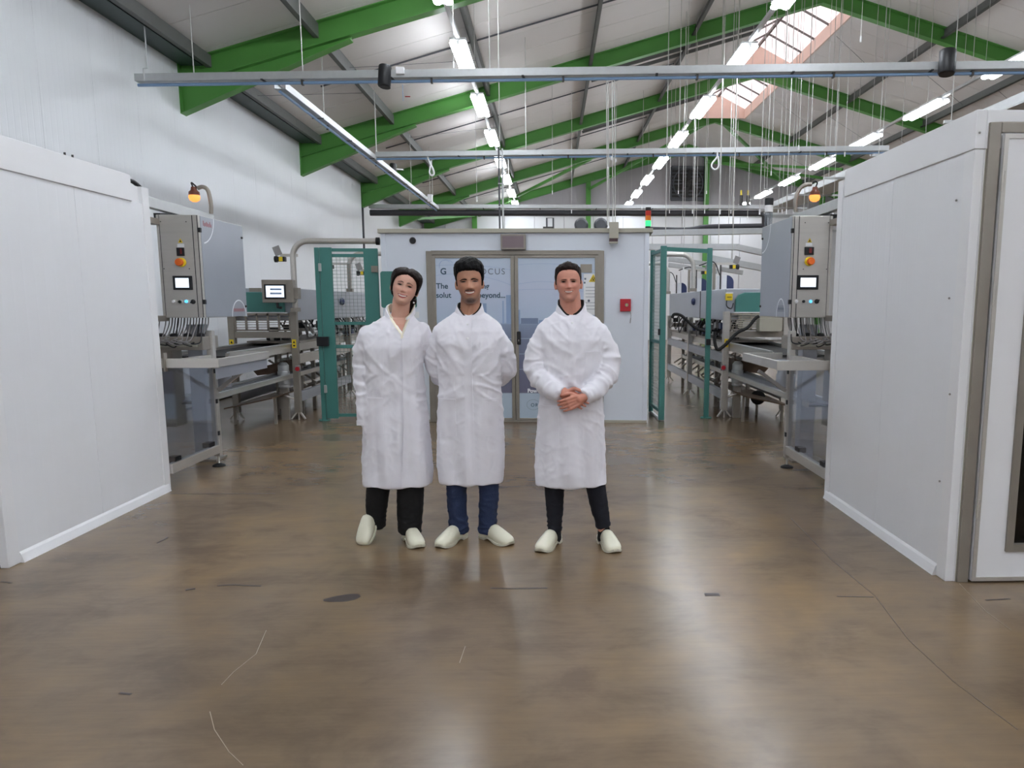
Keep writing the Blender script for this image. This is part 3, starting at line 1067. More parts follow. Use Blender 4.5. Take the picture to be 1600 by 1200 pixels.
# ================================================================== machine lines, mirrored left and right of the aisle
def station(side):
    S = 'left' if side < 0 else 'right'
    Xf = -3.13 if side < 0 else 2.18
    y0 = 6.29 if side < 0 else 5.87            # end of the cabin
    yp = 7.22 if side < 0 else 6.96            # guard post
    X = lambda d: Xf + side * d                # d metres away from the aisle
    where = 'beside the windowless cabin' if side < 0 else 'beside the cabin with door'
    mach = 'by the white hall wall' if side < 0 else 'on the right cabin side'

    def bx(d0, d1, y0_, y1_, z0, z1): return MB().box(X(d0), X(d1), y0_, y1_, z0, z1)

    # --- guard frame
    t = thing('guard_frame', f'low stainless guard frame with clear sheet {where}', 'guard', (X(0), (y0 + yp) / 2, 0))
    bx(-.02, .04, yp - .03, yp + .03, .1, 1.27).build('post', M_steel, t, bevel=.004)
    bx(-.02, .03, y0, yp - .03, .13, .21).build('bottom_rail', M_steel, t, bevel=.004)
    bx(.0, .006, y0, yp - .03, .21, 1.0).build('clear_sheet', M_glass, t)
    MB().cyl((X(.01), yp, .02), (X(.01), yp, .1), .01, 10).build('foot_rod', M_steel, t)
    MB().lathe([(0, 0), (.06, 0), (.055, .014), (.015, .03), (0, .03)], (X(.01), yp, 0), n=20).build('foot_pad', M_rubber, t, smooth=40)
    bx(.0, .05, y0, yp, 1.0, 1.05).build('mid_rail', M_steel, t)
    for z in (.32, .62, .9):
        bx(-.03, -.02, yp - .05, yp - .02, z - .02, z + .02).build('clip', M_black, t)
    for k in range(2):
        bx(.0, .07, y0 + .1 + k * .65, y0 + .2 + k * .65, .205, .25).build('sheet_clamp', M_black, t)
    bx(-.012, .0, y0 + .01, y0 + .06, .97, 1.12).build('bracket', M_steeld, t)
    # --- outfeed rim
    t = thing('outfeed_table', f'U shaped stainless outfeed rim jutting into the aisle {where}', 'table', (X(-.2), y0 + .7, .95))
    zz = 1.035
    yr = y0 + .05
    MB().bar((X(.5), yr, zz), (X(-.43), yr, zz), .03, .075).build('rim', M_steel, t, bevel=.003)
    MB().bar((X(-.40), yr - .01, zz), (X(-.385), yr + 1.2, zz - .01), .03, .07).build('rim', M_steel, t, bevel=.003)
    if side < 0:
        MB().bar((X(-.385), yr + .03, .95), (X(-.37), yr + 1.2, .95), .008, .10).build('side_plate', M_steelb, t)
    MB().bar((X(-.385), yr + 1.2, zz - .01), (X(-.02), yr + 1.22, zz - .01), .03, .07).build('rim', M_steel, t, bevel=.003)
    bx(-.36, -.01, yr + .02, yr + 1.18, .996, 1.004).build('tray_floor', M_steelb, t)
    MB().bar((X(-.3), yp - .05, .91), (X(-.03), yp, .72), .03, .03).build('brace', M_steel, t)
    # --- support column and valve box under the control cabinet
    yc0, yc1 = (7.02, 7.98) if side < 0 else (6.9, 7.9)
    t = thing('support_column', f'square grey support column standing behind the clear sheet {where}', 'column', (X(.3), yp + .3, 0))
    bx(.2, .34, yp + .25, yp + .39, 0, 1.32).build('column', M_steelb, t, bevel=.005)
    bx(.44, .62, yp + .15, yp + .35, .35, 1.15).build('gear_housing', M_steeld, t, bevel=.01)
    bx(.12, .45, yp + .2, yp + .45, 0, .02).build('base_plate', M_steeld, t)
    MB().lathe([(0, 0), (.09, 0), (.09, .02), (.085, .02), (.085, .05), (.09, .05), (.09, .12), (.08, .14), (.08, .2), (0, .2)], (X(.06), yp + .3, .72), (side * -.0001, 0, 1), 18).build('motor', M_steelb, t, smooth=30)
    t = thing('valve_terminal', f'stainless valve box with cable loops under the control cabinet {where}', 'valve box', (X(.25), yc0 + .1, 1.1))
    bx(-.0, .5, yc0 + .02, yc0 + .34, 1.1, 1.22).build('case', M_steeld, t, bevel=.006)
    bx(.05, .42, yc0 + .0, yc0 + .02, 1.13, 1.16).build('label_strip', M_beige, t)
    for k in range(4):
        MB().lathe([(0, 0), (.035, 0), (.035, .02), (.02, .03), (0, .03)], (X(.05 + .12 * k), yc0 + .1, 1.22), n=14).build('connector', M_black, t)
    n = 22
    for k in range(n):
        d = (-.0 + .42 * (k + .5) / n) if side > 0 else (.02 + .4 * (k + .5) / n)
        a = Vector((X(d), yc0 + .12 + .1 * (k % 3), 1.40))
        sag = .06 + .05 * ((k * 7) % 5) / 5
        b = Vector((X(d + .05 + .03 * (k % 4)), yc0 - .005, 1.17 + .012 * (k % 4)))
        pts = curve([a, a - Vector((0, .04, .1)), (a + b) / 2 + Vector((-side * .05, -.08, -sag - .05)), b - Vector((0, .03, .01)), b + Vector((0, .03, 0))], 5)
        MB().tube(pts, .0055, 6).build('cable', M_grey if k % 4 else M_black, t, smooth=60)
    # --- control cabinet
    cz0, cz1 = 1.39, 2.285
    c = thing('control_cabinet', f'stainless control cabinet with small lit screen and buttons, hung {where}', 'control cabinet', (X(.15), yc0 + .4, cz0))
    w = .37 if side < 0 else .36
    off = -.045 if side < 0 else -.04
    bx(off + .004, off + w, yc0, yc1, cz0, cz1).build('body', M_steel, c, bevel=.006)
    bx(off, off + .004, yc0 + .03, yc1 - .005, cz0 + .005, cz1 - .005).build('side_door', M_steelb, c)
    for dd in (.012, .055):
        bx(off + dd, off + dd + .006, yc0 - .002, yc0, cz0 + .004, cz1 - .004).build('door_seam', M_black, c)
    bx(off + w - .03, off + w - .026, yc0 - .002, yc0, cz0 + .004, cz1 - .004).build('door_seam', M_dark, c)
    for z in (cz0 + .14, cz1 - .13):
        bx(off - .012, off + .014, yc0 - .012, yc0 + .02, z - .02, z + .02).build('hinge', M_black, c, bevel=.003)
    for z in (cz0 + .1, cz1 - .12):
        MB().lathe([(0, 0), (.012, 0), (.009, .014), (0, .014)], (X(off), yc1 - .04, z), (-side, 0, 0), 10).build('door_lock', M_dark, c)
    u = (lambda a: a) if side < 0 else (lambda a: a)
    yy = yc0
    P = {-1: dict(sw=(276, 289, 387, 400), lab=(277, 288, 381, 386.5), tri=(282, 376), rot=(284, 410), bez=(270, 302, 431, 453), dis=(274.5, 296.5, 434.5, 449.5), bt=((272, 471), (282, 471.5), (292, 471), (302, 471.5))),
         1: dict(sw=(1257, 1271, 386, 398.5), lab=(1259, 1269, 379.5, 384.5), tri=(1265, 375.5), rot=(1264, 408.5), bez=(1246, 1278, 430, 452.5), dis=(1250.5, 1274, 434, 448.5), bt=((1244, 471), (1255, 471), (1266, 471), (1276, 471)))}[side]

    def fbox(u0, u1, v0, v1, d, th=.003):
        a, b = at(u0, v0, Y=yy), at(u1, v1, Y=yy)
        return MB().box(a.x, b.x, yy - d - th, yy - d, b.z, a.z)

    s = fbox(*P['sw'], 0, .012).build('main_switch', M_black, c, bevel=.003)
    a, b = at(P['sw'][0] + 6.5, P['sw'][2] + 2, Y=yy), at(P['sw'][1] - 3.5, P['sw'][3] - 3, Y=yy)
    MB().box(a.x, b.x, yy - .018, yy - .012, b.z, a.z).build('switch_lever', mat('dark_red_lever_' + S, (120, 40, 40), .4), s)
    fbox(*P['lab'], 0, .002).build('switch_label', M_paper, c)
    p = at(*P['tri'], Y=yy)
    MB().prism([(p.x, yy - .001, p.z + .02), (p.x + .02, yy - .001, p.z - .018), (p.x - .02, yy - .001, p.z - .018)], (0, -.002, 0)).build('warning_triangle', M_yellow, c)
    MB().prism([(p.x, yy - .0032, p.z + .008), (p.x + .008, yy - .0032, p.z - .012), (p.x - .008, yy - .0032, p.z - .012)], (0, -.0008, 0)).build('warning_symbol', M_black, c)
    p = at(*P['rot'], Y=yy)
    k = MB().lathe([(0, 0), (.04, 0), (.04, .012), (.036, .016), (0, .016)], (p.x, yy, p.z), (0, -1, 0), 24).build('rotary_collar', M_yellow, c, smooth=40)
    MB().lathe([(0, 0), (.03, 0), (.034, .03), (.028, .04), (0, .042)], (p.x + side * .006, yy - .016, p.z), (0, -1, 0), 20).build('rotary_knob', M_orange, k, smooth=40)
    z = fbox(*P['bez'], 0, .012).build('screen_bezel', M_black, c, bevel=.004)
    fbox(*P['dis'], .012, .001).build('display', M_screen, z)
    for j, q in enumerate(P['bt']):
        p = at(*q, Y=yy)
        m = (M_white, M_black, M_bluelit, M_black)[j]
        r = MB().lathe([(0, 0), (.021, 0), (.021, .006), (.016, .008), (0, .008)], (p.x, yy, p.z), (0, -1, 0), 18).build('button_ring', M_steel if j != 3 else M_black, c, smooth=40)
        MB().lathe([(0, 0), (.014, 0), (.013, .012), (0, .014)], (p.x, yy - .008, p.z), (0, -1, 0), 16).build('button_cap', m, r, smooth=40)
        if j == 3:
            MB().bar((p.x - .014, yy - .024, p.z - .01), (p.x + .016, yy - .024, p.z + .014), .01, .01).build('key_lever', M_black, r)
    for q in ((.06, cz1 - .06), (w - .09, cz1 - .06), (.06, cz0 + .43), (w - .09, cz0 + .43)):
        MB().cyl((X(off + q[0] + .05), yy, q[1]), (X(off + q[0] + .05), yy - .002, q[1]), .005, 8).build('screw', M_dark, c)
    # print on the side door: white arcs and faded red lettering too small to read
    xs = X(off - .0008)

    def sarc(cy, cz, ry, rz, a0, a1, name='arc_print', m=M_inkw):
        mb = MB()
        N = 14
        for i in range(N):
            t0, t1 = radians(a0 + (a1 - a0) * i / N), radians(a0 + (a1 - a0) * (i + 1) / N)
            mb.bar((xs, cy + ry * cos(t0), cz + rz * sin(t0)), (xs, cy + ry * cos(t1), cz + rz * sin(t1)), .012, .001, up=(1, 0, 0))
        mb.build(name, m, c)

    if side < 0:
        sarc(yc0 + .03, cz1, .27, .24, -80, 0)
        sarc(yc1 - .2, cz0, .17, .16, 0, 180)
        marks = [(yc0 + .08 + .022 * k, cz1 - .085 - .004 * (k % 2), .03 + .014 * (k % 3 == 0)) for k in range(8)]
        marks += [(yc1 - .33 + .024 * k, cz0 + .05, .03) for k in range(11)]
    else:
        sarc(yc1 - .03, cz1, .27, .26, 180, 270)
        sarc(yc0 + .27, cz0, .13, .17, 0, 180)
        marks = [(yc0 + .17 + .022 * k, cz0 + .05 + .02 * (k % 2), .04) for k in range(9)]
    mb = MB()
    for (py_, pz_, hh) in marks:
        mb.box(xs - .0004, xs + .0004, py_, py_ + .012, pz_, pz_ + hh)
    mb.build('faded_print', M_inkr if side < 0 else M_inkl, c, kind='stuff')
    # --- mounting arms between cabin and cabinet
    t = thing('mounting_bracket', f'dark cabinet mounting arms on the cabin end {where}', 'bracket', (X(.3), y0 + .1, 1.4))
    for z in (1.36, 2.2):
        bx(off + w - .03, off + w + .06, y0 - .0, yc0 + .04, z, z + .05).build('arm', M_steeld, t)
        bx(off + w - .02, off + w + .05, y0 + .02, y0 + .08, z - .05, z + .1).build('clamp', M_black, t)
    bx(off + w - .0, off + w + .05, y0 + .1, y0 + .14, 1.3, 1.62).build('strut', M_dark, t)
    # --- beam above the cabinet with fittings and the orange beacon
    t = thing('overhead_beam', f'pale square beam lying above the control cabinet {where}', 'beam', (X(.2), y0 + .8, 2.3))
    MB().bar((X(.40), y0 - .1, 2.40), (X(.30), yc1 + .1, 2.36), .07, .09).build('beam', M_galv, t, bevel=.004)
    MB().bar((X(.36), yc0 + .1, 2.285), (X(.34), yc0 + .5, 2.33), .06, .05).build('pad', M_black, t)
    MB().lathe([(0, 0), (.05, 0), (.055, .03), (.05, .06), (0, .06)], (X(.40), y0 + .26, 2.48), (-side * .6, -.8, 0), 18).build('round_cap', M_white, t, smooth=40)
    MB().tube(curve([(X(.38), y0 + .38, 2.44), (X(.36), y0 + .42, 2.52), (X(.34), y0 + .5, 2.5), (X(.33), y0 + .6, 2.44)], 5), .018, 8).build('fitting', M_black, t, smooth=60)
    b = thing('warning_beacon', f'lit orange beacon lamp on a bent conduit {where}', 'beacon', (X(.26), yc1, 2.4))
    if side < 0: q = [(330, 334), (329.5, 318), (325, 298), (317, 292), (309, 294)]; bc = (303.5, 305)
    else: q = [(1243, 331), (1243, 312), (1249, 296), (1258, 289), (1268, 288)]; bc = (1273, 305)
    yb = yc1 + .02
    pts = [at(*p, Y=yb) for p in q]
    MB().tube(curve(pts, 6), .02, 10).build('bent_conduit', M_steeld, b, smooth=60)
    p = at(*bc, Y=yb)
    loop = [pts[-1], pts[-1] + Vector((side * .03, 0, .03)), p + Vector((side * .02, 0, .12)), p + Vector((0, 0, .06))]
    MB().tube(curve(loop, 5), .008, 8).build('cable', M_black, b, smooth=60)
    MB().lathe([(0, .08), (.025, .08), (.03, .05), (.05, .03), (.052, .0), (0, 0)], p, n=18).build('cap', mat('brown_beacon_cap_' + S, (110, 58, 40), .4), b, smooth=40)
    MB().lathe([(.05, 0), (.055, -.02), (.045, -.05), (.02, -.065), (0, -.067)], p, n=18).build('lens', M_glow, b, smooth=60)

    # ============ machine behind: frame, body, conveyors
    X2 = -3.35 if side < 0 else 2.32
    Z = lambda d: X2 + side * d

    def zb(d0, d1, y0_, y1_, z0, z1): return MB().box(Z(d0), Z(d1), y0_, y1_, z0, z1)

    ypost = [10.2, 12.85, 15.15]
    t = thing('machine_frame', f'stainless machine portal frame with hooded body {mach}', 'machine', (Z(.4), 12.5, 0))
    for i, yy in enumerate(ypost):
        for d in (0, .8):
            pz = 1.42 if i == 0 else 1.3
            zb(d - .04, d + .04, yy - .04, yy + .04, .1, pz).build('leg', M_steeld if side < 0 else M_steel, t, bevel=.004)
            ft = MB()
            for a in (-1, 1):
                ft.bar((Z(d), yy, .13), (Z(d) + a * .09, yy - .02, .012), .03, .018)
            ft.cyl((Z(d), yy, .0), (Z(d), yy, .12), .012, 8)
            ft.build('foot', M_steel, t)
        zb(.04, .76, yy - .03, yy + .03, 1.08, 1.16).build('cross_bar', M_steeld, t)
    for z in (.3, .8):
        for d in (0, .8):
            for a, b_ in zip(ypost[:-1], ypost[1:]):
                zb(d - .03, d + .03, a + .04, b_ - .04, z - .06, z + .06).build('side_beam', M_steelb if side > 0 or z < .5 else M_steel, t)
    zb(.0, .8, 10.26, 15.2, 1.3, 1.72).build('hood', M_steelb, t, bevel=.01)
    zb(-.003, .0, 12.0, 12.05, 1.3, 1.72).build('hood_joint', M_dark, t)
    MB().lathe([(0, 0), (.05, 0), (.06, .02), (.04, .05), (0, .06)], (Z(0), 12.5, 1.56), (-side, 0, 0), 8).build('knob', M_navy, t)
    # grille panel at the front
    g = MB()
    z0, z1 = 1.17, 1.40
    yq = 10.19
    xa_, xb_ = Z(.05), Z(.75)
    g.box(xa_, xb_, yq - .012, yq + .012, z1 - .03, z1).box(xa_, xb_, yq - .012, yq + .012, z0, z0 + .02)
    for k in range(1, 6):
        zz = z0 + .02 + (z1 - z0 - .05) * k / 6
        g.box(xa_, xb_, yq - .01, yq + .01, zz - .004, zz + .004)
    for k in range(6):
        xx = xa_ + (xb_ - xa_) * k / 5
        g.box(xx - .012, xx + .012, yq - .012, yq + .012, z0, z1)
    g.build('grille', M_steeld, t)
    for d in (0, .8) if side < 0 else (0,):
        l = MB().box(Z(d) - .025, Z(d) + .025, 10.154, 10.16, .95, 1.06).build('warning_label', M_yellow, t)
        MB().prism([(Z(d), 10.153, 1.045), (Z(d) + .016, 10.153, 1.012), (Z(d) - .016, 10.153, 1.012)], (0, -.001, 0)).box(Z(d) - .012, Z(d) + .012, 10.152, 10.154, .97, .99).build('symbol', M_black, l)
    e = MB().box(Z(-.07), Z(-.0), 10.14, 10.16, .64, .72).build('stop_box', M_grey, t)
    MB().lathe([(0, 0), (.014, 0), (.014, .02), (.03, .025), (.028, .04), (0, .042)], (Z(-.04), 10.14, .68), (0, -1, 0), 14).build('stop_button', M_red, e, smooth=40)
    # motor cover with louvres
    m = thing('motor_cover', f'teal rounded motor cover on top of the machine {mach}', 'motor', (Z(.5), 10.4, 1.42))
    pf_ = [(Z(.12), 10.2, 1.41), (Z(.12), 10.2, 1.58), (Z(.16), 10.2, 1.64), (Z(.24), 10.2, 1.67), (Z(.74), 10.2, 1.67), (Z(.74), 10.2, 1.41)]
    MB().prism(pf_, (0, .05, 0)).build('cover', M_teal, m, bevel=.008)
    zb(.1, .76, 10.18, 10.255, 1.40, 1.413).build('edge', M_white, m)
    if side > 0:
        for k in range(7):
            zz = 1.2 + k * .028
            zb(.15, .7, 10.165, 10.18, zz, zz + .014).build('louvre', M_beige, m)
    # upper belt conveyor
    cv = thing('belt_conveyor', f'belt conveyor with bright edge rails running lengthwise {mach}', 'conveyor', (Z(.35), 11, 0))
    ya, yb_ = 8.2, 15.6
    for d in (.06, .66):
        zb(d - .015, d + .015, ya, yb_, .9, 1.0).build('side_rail', M_steel, cv)
        zb(d - .03, d + .0, ya, yb_, 1.0, 1.015).build('edge_rail', M_galv, cv)
    zb(.08, .64, ya, yb_, .955, .97).build('belt', M_rubber, cv)
    for k in range(9):
        yy = ya + .1 + k * .8
        MB().cyl((Z(.07), yy, .93), (Z(.65), yy, .93), .028, 12).build('roller', M_galv, cv, smooth=40)
    for yy in (11.3, 14.2):
        for d in (.12, .6):
            zb(d - .025, d + .025, yy - .025, yy + .025, 0, .9).build('leg', M_steeld, cv)
    # lower chain conveyor
    cv = thing('chain_conveyor', f'low slatted chain conveyor under the belt {mach}', 'conveyor', (Z(.3), 10, 0))
    ya, yb_ = y0 + 1.2, 14.0
    for d in (.08, .32):
        zb(d - .01, d + .01, ya, yb_, .55, .60).build('side_rail', M_steel, cv)
        zb(d - .016, d + .016, ya, yb_, .60, .612).build('guide_strip', M_galv, cv)
    slat = None
    for k in range(int((yb_ - ya) / .09)):
        yy = ya + .02 + k * .09
        if slat is None:
            slat = zb(.10, .30, yy, yy + .06, .575, .59).build('slat', M_steelb, cv)
        else:
            o = slat.copy(); COL.objects.link(o); o.location = slat.location + Vector((0, k * .09, 0))
    zb(.1, .3, ya, yb_, .555, .565).build('return_belt', M_rubber, cv)
    for yy in (10.7, 11.9, 13.6):
        for d in (.10, .30):
            zb(d - .015, d + .015, yy - .015, yy + .015, 0, .55).build('leg', M_steeld, cv)
    # black drive wheel, brown drip tray, silver motor
    w = thing('drive_wheel', f'black drive wheel on a bracket under the machine {mach}', 'roller', (Z(.5), 9.9, .0))
    if side < 0: cz, dd, yy = 1.05, .42, 10.6
    else: cz, dd, yy = .25, .50, 10.35
    MB().lathe([(0, -.03), (.08, -.03), (.095, -.02), (.1, 0), (.095, .02), (.08, .03), (0, .03)], (Z(dd), yy, cz), (.25, 1, 0), 24).build('tyre', M_rubber, w, smooth=30)
    MB().lathe([(0, -.034), (.03, -.034), (.03, .034), (0, .034)], (Z(dd), yy, cz), (.25, 1, 0), 16).build('hub', M_steel if side < 0 else M_black, w)
    zb(dd - .015, dd + .015, yy + .035, yy + .06, 0, cz + .05).build('bracket', M_steeld, w)
    br = thing('drip_tray', f'sloping dark brown drip tray below the conveyors {mach}', 'tray', (Z(.4), 10.8, .3))
    MB().prism([(Z(.12), 9.6, .35), (Z(.72), 9.6, .22), (Z(.72), 9.6, .235), (Z(.12), 9.6, .365)], (0, 2.8, 0)).build('tray', M_brown, br)
    for yy in (9.8, 12.2):
        zb(.15, .18, yy, yy + .03, 0, .35).build('leg', M_steeld, br)
        zb(.66, .69, yy, yy + .03, 0, .23).build('leg', M_steeld, br)
    br = thing('catch_tray', f'short brown catch tray hung under the belt {mach}', 'tray', (Z(.4), 10.4, .7))
    MB().prism([(Z(.15), 10.3, .78), (Z(.62), 10.3, .66), (Z(.55), 10.3, .58), (Z(.15), 10.3, .62)], (0, .6, 0)).build('tray', M_brown, br)
    for d in (.2, .5):
        zb(d, d + .02, 10.5, 10.52, .6, .95).build('hanger', M_steeld, br)
    mt = thing('drive_motor', f'silver cylinder drive motor standing by the front leg {mach}', 'motor', (Z(.18), 10.25, .4))
    MB().lathe([(0, 0), (.05, 0), (.07, .02), (.07, .05), (.078, .06), (.078, .22), (.07, .23), (.07, .3), (.04, .34), (0, .34)], (Z(.17), 10.2, .42), n=20).build('housing', M_galv, mt, smooth=35)
    MB().tube(curve([(Z(.17), 10.2, .42), (Z(.17), 10.18, .34), (Z(.1), 10.18, .3), (Z(0.04), 10.2, .28)], 5), .015, 8).build('pipe', M_steel, mt, smooth=60)
    zb(.12, .22, 10.17, 10.23, 0, .42).build('stand', M_steeld, mt)
    # hoses, cylinders and small gear packed under the hood
    pk = thing('pneumatic_gear', f'tangle of air cylinders, valves and hoses under the hood {mach}', 'machinery', (Z(.3), 12, 1.05))
    rnd = random.Random(11 + side)
    for k in range(60):
        yy = 10.35 + 4.5 * rnd.random()
        d = -.03 + .5 * rnd.random() ** 1.5
        zz = 1.04 + .2 * rnd.random()
        kind = k % 3
        if kind == 0:
            MB().cyl((Z(d), yy, zz), (Z(d + .05), yy + .3, zz), .025, 10).build('air_cylinder', M_galv, pk, smooth=40)
        elif kind == 1:
            zb(d, d + .09, yy, yy + .12, zz - .04, zz + .04).build('valve', (M_dark, M_black, M_grey, M_navy)[k % 4], pk)
        else:
            a = Vector((Z(d), yy, 1.3))
            MB().tube(curve([a, a + Vector((-side * .05, .1, -.12)), a + Vector((0, .3, -.2 - .1 * rnd.random())), a + Vector((side * .1, .5, -.1)), a + Vector((side * .1, .6, 0))], 5), .011, 6).build('hose', M_black if k % 2 else M_grey, pk, smooth=60)
    zb(.0, .7, 10.4, 15.0, 1.0, 1.03).build('gear_shelf', M_steeld, pk)
    # lower gear seen between the beams
    pk = thing('transfer_mechanism', f'row of cups, rods and shafts between the side beams {mach}', 'machinery', (Z(.3), 12, .5))
    for k in range(10):
        yy = 10.6 + k * .45
        MB().cyl((Z(.3), yy, .52), (Z(.3), yy, .76), .012, 8).build('rod', M_steel, pk)
        MB().lathe([(0, 0), (.05, 0), (.06, .05), (.03, .08), (0, .08)], (Z(.3), yy, .52), n=14).build('cup', M_beige if k % 2 else M_dark, pk, smooth=40)
        MB().bar((Z(.05), yy + .15, .4), (Z(.6), yy + .28, .74), .03, .02).build('link_arm', M_steeld, pk)
    MB().cyl((Z(.3), 10.4, .77), (Z(.3), 15, .77), .02, 10).build('shaft', M_steel, pk)
    return Z, X


ZL_, XL_ = station(-1)
ZR_, XR_ = station(1)


# --- bent tubes over the machines
def bent(label, x, y, z0, zt, x_end, r=.036, cap=True):
    s = 1 if x_end > x else -1
    t = thing('bent_tube', label, 'pipe', (x, y, z0))
    R_ = .2
    pts = [Vector((x, y, z0)), Vector((x, y, zt - R_))]
    pts += [Vector((x + s * (R_ - R_ * cos(a)), y, zt - R_ + R_ * sin(a))) for a in [k * pi / 16 for k in range(1, 9)]]
    pts.append(Vector((x_end, y, zt)))
    MB().tube(pts, r, 14).build('tube', M_steel, t, smooth=60)
    if cap:
        MB().cyl((x_end - s * .03, y, zt), (x_end + s * .012, y, zt), r + .012, 14).build('end_cap', M_black, t, smooth=40)
    MB().box(x - .05, x + .05, y - .05, y + .05, z0, z0 + .05).build('socket', M_steeld, t)
    return t


bent('tall bent steel tube rising beside the operator panel and crossing to the booth', -3.29, 10.1, 1.42, 2.31, -2.20)
bent('bent steel tube behind the mesh of the fence by the white hall wall', -3.29, 12.85, 1.72, 2.33, -2.5, cap=False)
bent('bent steel tube over the machine behind the slim fence post', 2.27, 12.4, 1.72, 2.30, 1.6, cap=False)
bent('second, farther bent steel tube deep along the machine on the right cabin side', 2.27, 15.1, 1.72, 2.30, 1.6, cap=False)


# --- operator panel on the left machine
op = thing('operator_panel', 'tilted stainless operator panel with lit touch screen by the tall bent tube', 'control panel', (-3.45, 9.9, 1.5))
a, b = at(408, 437, Y=9.92), at(459, 473, Y=9.92)
B(a.x, b.x, 9.92, 10.02, b.z, a.z).build('case', M_steeld, op, bevel=.006)
a, b = at(412.5, 444, Y=9.92), at(447.5, 467, Y=9.92)
z = B(a.x, b.x, 9.91, 9.92, b.z, a.z).build('bezel', M_black, op, bevel=.003)
a, b = at(415.5, 446.5, Y=9.92), at(444.5, 464.5, Y=9.92)
B(a.x, b.x, 9.9085, 9.91, b.z, a.z).build('display', M_screen, z)
for v in (452, 458.5):
    p, q = at(422, v - 1.4, Y=9.91), at(440, v + 1.4, Y=9.91)
    B(p.x, q.x, 9.908, 9.9084, q.z, p.z).build('screen_row', M_inkp, z)
p = at(452, 455, Y=9.92)
MB().cyl((p.x, 9.92, p.z), (p.x, 9.91, p.z), .012, 12).build('button', M_grey, op)
p = at(433, 478, Y=9.95)
MB().tube([at(433, 473, Y=9.95), at(434, 480, Y=9.95), at(440, 481, Y=9.95)], .018, 8).build('swivel', M_black, op)
B(-3.25, -3.2, 9.95, 10.06, 1.58, 1.72).build('arm_bracket', M_steeld, op)
a, b = at(390, 450, Y=10.0), at(408, 456, Y=10.0)
B(a.x, b.x, 9.98, 10.02, b.z, a.z).build('side_arm', M_steeld, op)


# --- yellow-black sensors on arms
def scanner(label, u, v, Y, s, arm):
    p = at(u, v, Y=Y)
    t = thing('optical_sensor', label, 'sensor', p)
    k = Y / 10.0
    B(p.x - .05 * k, p.x + .05 * k, Y - .04, Y + .04, p.z - .03, p.z + .03).build('body', M_black, t, bevel=.006)
    B(p.x - .02, p.x + .025, Y - .045, Y - .04, p.z - .028, p.z + .028).build('yellow_band', M_yellow, t)
    MB().cyl((p.x + s * .05, Y, p.z), (p.x + s * .085, Y, p.z), .04, 14).build('lens_hood', M_black, t)
    MB().bar((p.x + s * .03, Y, p.z + .05), (p.x + s * .07, Y, p.z + .16), .09, .006, up=(0, 1, 0)).build('shade_plate', M_grey, t)
    MB().bar((p.x + s * .02, Y + .02, p.z + .05), (p.x - s * arm, Y + .02, p.z + .05), .03, .035).build('arm', M_steel, t)
    if Y > 11:
        B(p.x - s * arm - .02, p.x - s * arm + .02, Y, Y + .04, 1.72, p.z + .05).build('stand', M_steeld, t)
    return t


scanner('yellow and black optical sensor on an arm of the tall bent tube', 440, 405, 10.08, -1, .20)
scanner('yellow and black optical sensor behind the fence mesh', 515, 417, 12.8, -1, .3)
scanner('yellow and black sensor at the right edge behind the fence mesh', 566, 427, 12.8, -1, .2)
scanner('yellow and black sensor above the grey hood beside the right control cabinet', 1146, 417, 12.2, 1, .3)
scanner('yellow and black sensor just beside the slim fence post', 1102, 426, 14.5, 1, .3)
# --- navy and cream units on the right hood
for i, (u0, u1, v0, v1, Y, lab) in enumerate(((1127, 1146, 430, 452, 11.6, 'cream unit with rounded navy side cover nearer the control cabinet'), (1089, 1105, 435, 453, 14.0, 'cream unit with rounded navy side cover behind the slim fence post'), (1058, 1073, 442, 457, 15.0, 'small cream unit with navy cover near the open gate'))):
    a, b = at(u0, v0, Y=Y), at(u1, v1, Y=Y)
    t = thing('drive_unit', lab, 'machine', ((a.x + b.x) / 2, Y, 1.72))
    mx_ = a.x + (b.x - a.x) * .45
    B(a.x, mx_, Y, Y + .3, 1.72, a.z).build('cream_case', M_paper, t, bevel=.006)
    r = b.x - mx_
    pl_ = [(mx_, Y, 1.72), (b.x, Y, 1.72), (b.x, Y, a.z - r)] + [(mx_ + r * cos(k * pi / 12), Y, a.z - r + r * sin(k * pi / 12)) for k in range(1, 7)]
    MB().prism(pl_, (0, .3, 0)).build('navy_cover', M_navy, t)
    B(a.x - .02, a.x - .004, Y - .02, Y + .02, 1.72, a.z + .15).build('chain_guard', M_dark, t)
    MB().tube(curve([(a.x, Y + .1, a.z), (a.x - .1, Y + .1, a.z + .2), (a.x - .3, Y + .2, a.z + .15)], 5), .008, 6).build('hose', M_black, t)
# yellow alarm box
p = at(1141, 464, Y=10.05)
yb = thing('yellow_alarm_box', 'yellow alarm horn box beside the teal motor cover near the right control cabinet', 'alarm', p)
B(p.x - .045, p.x + .045, 10.1, 10.15, p.z - .045, p.z + .045).build('case', M_yellow, yb, bevel=.008)
B(p.x - .03, p.x + .03, 10.094, 10.1, p.z - .004, p.z + .004).build('slot', M_dark, yb)
B(p.x - .035, p.x + .05, 10.1, 10.15, p.z + .045, p.z + .06).build('lid', M_white, yb)
MB().tube(curve([(p.x - .03, 10.12, p.z - .045), (p.x - .03, 10.1, p.z - .12), (p.x + .03, 10.1, p.z - .15), (p.x + .06, 10.12, p.z - .08)], 6), .008, 6).build('cable', M_black, yb, smooth=60)
B(p.x - .02, p.x + .02, 10.15, 10.27, p.z - .02, p.z + .02).build('mount', M_steeld, yb)
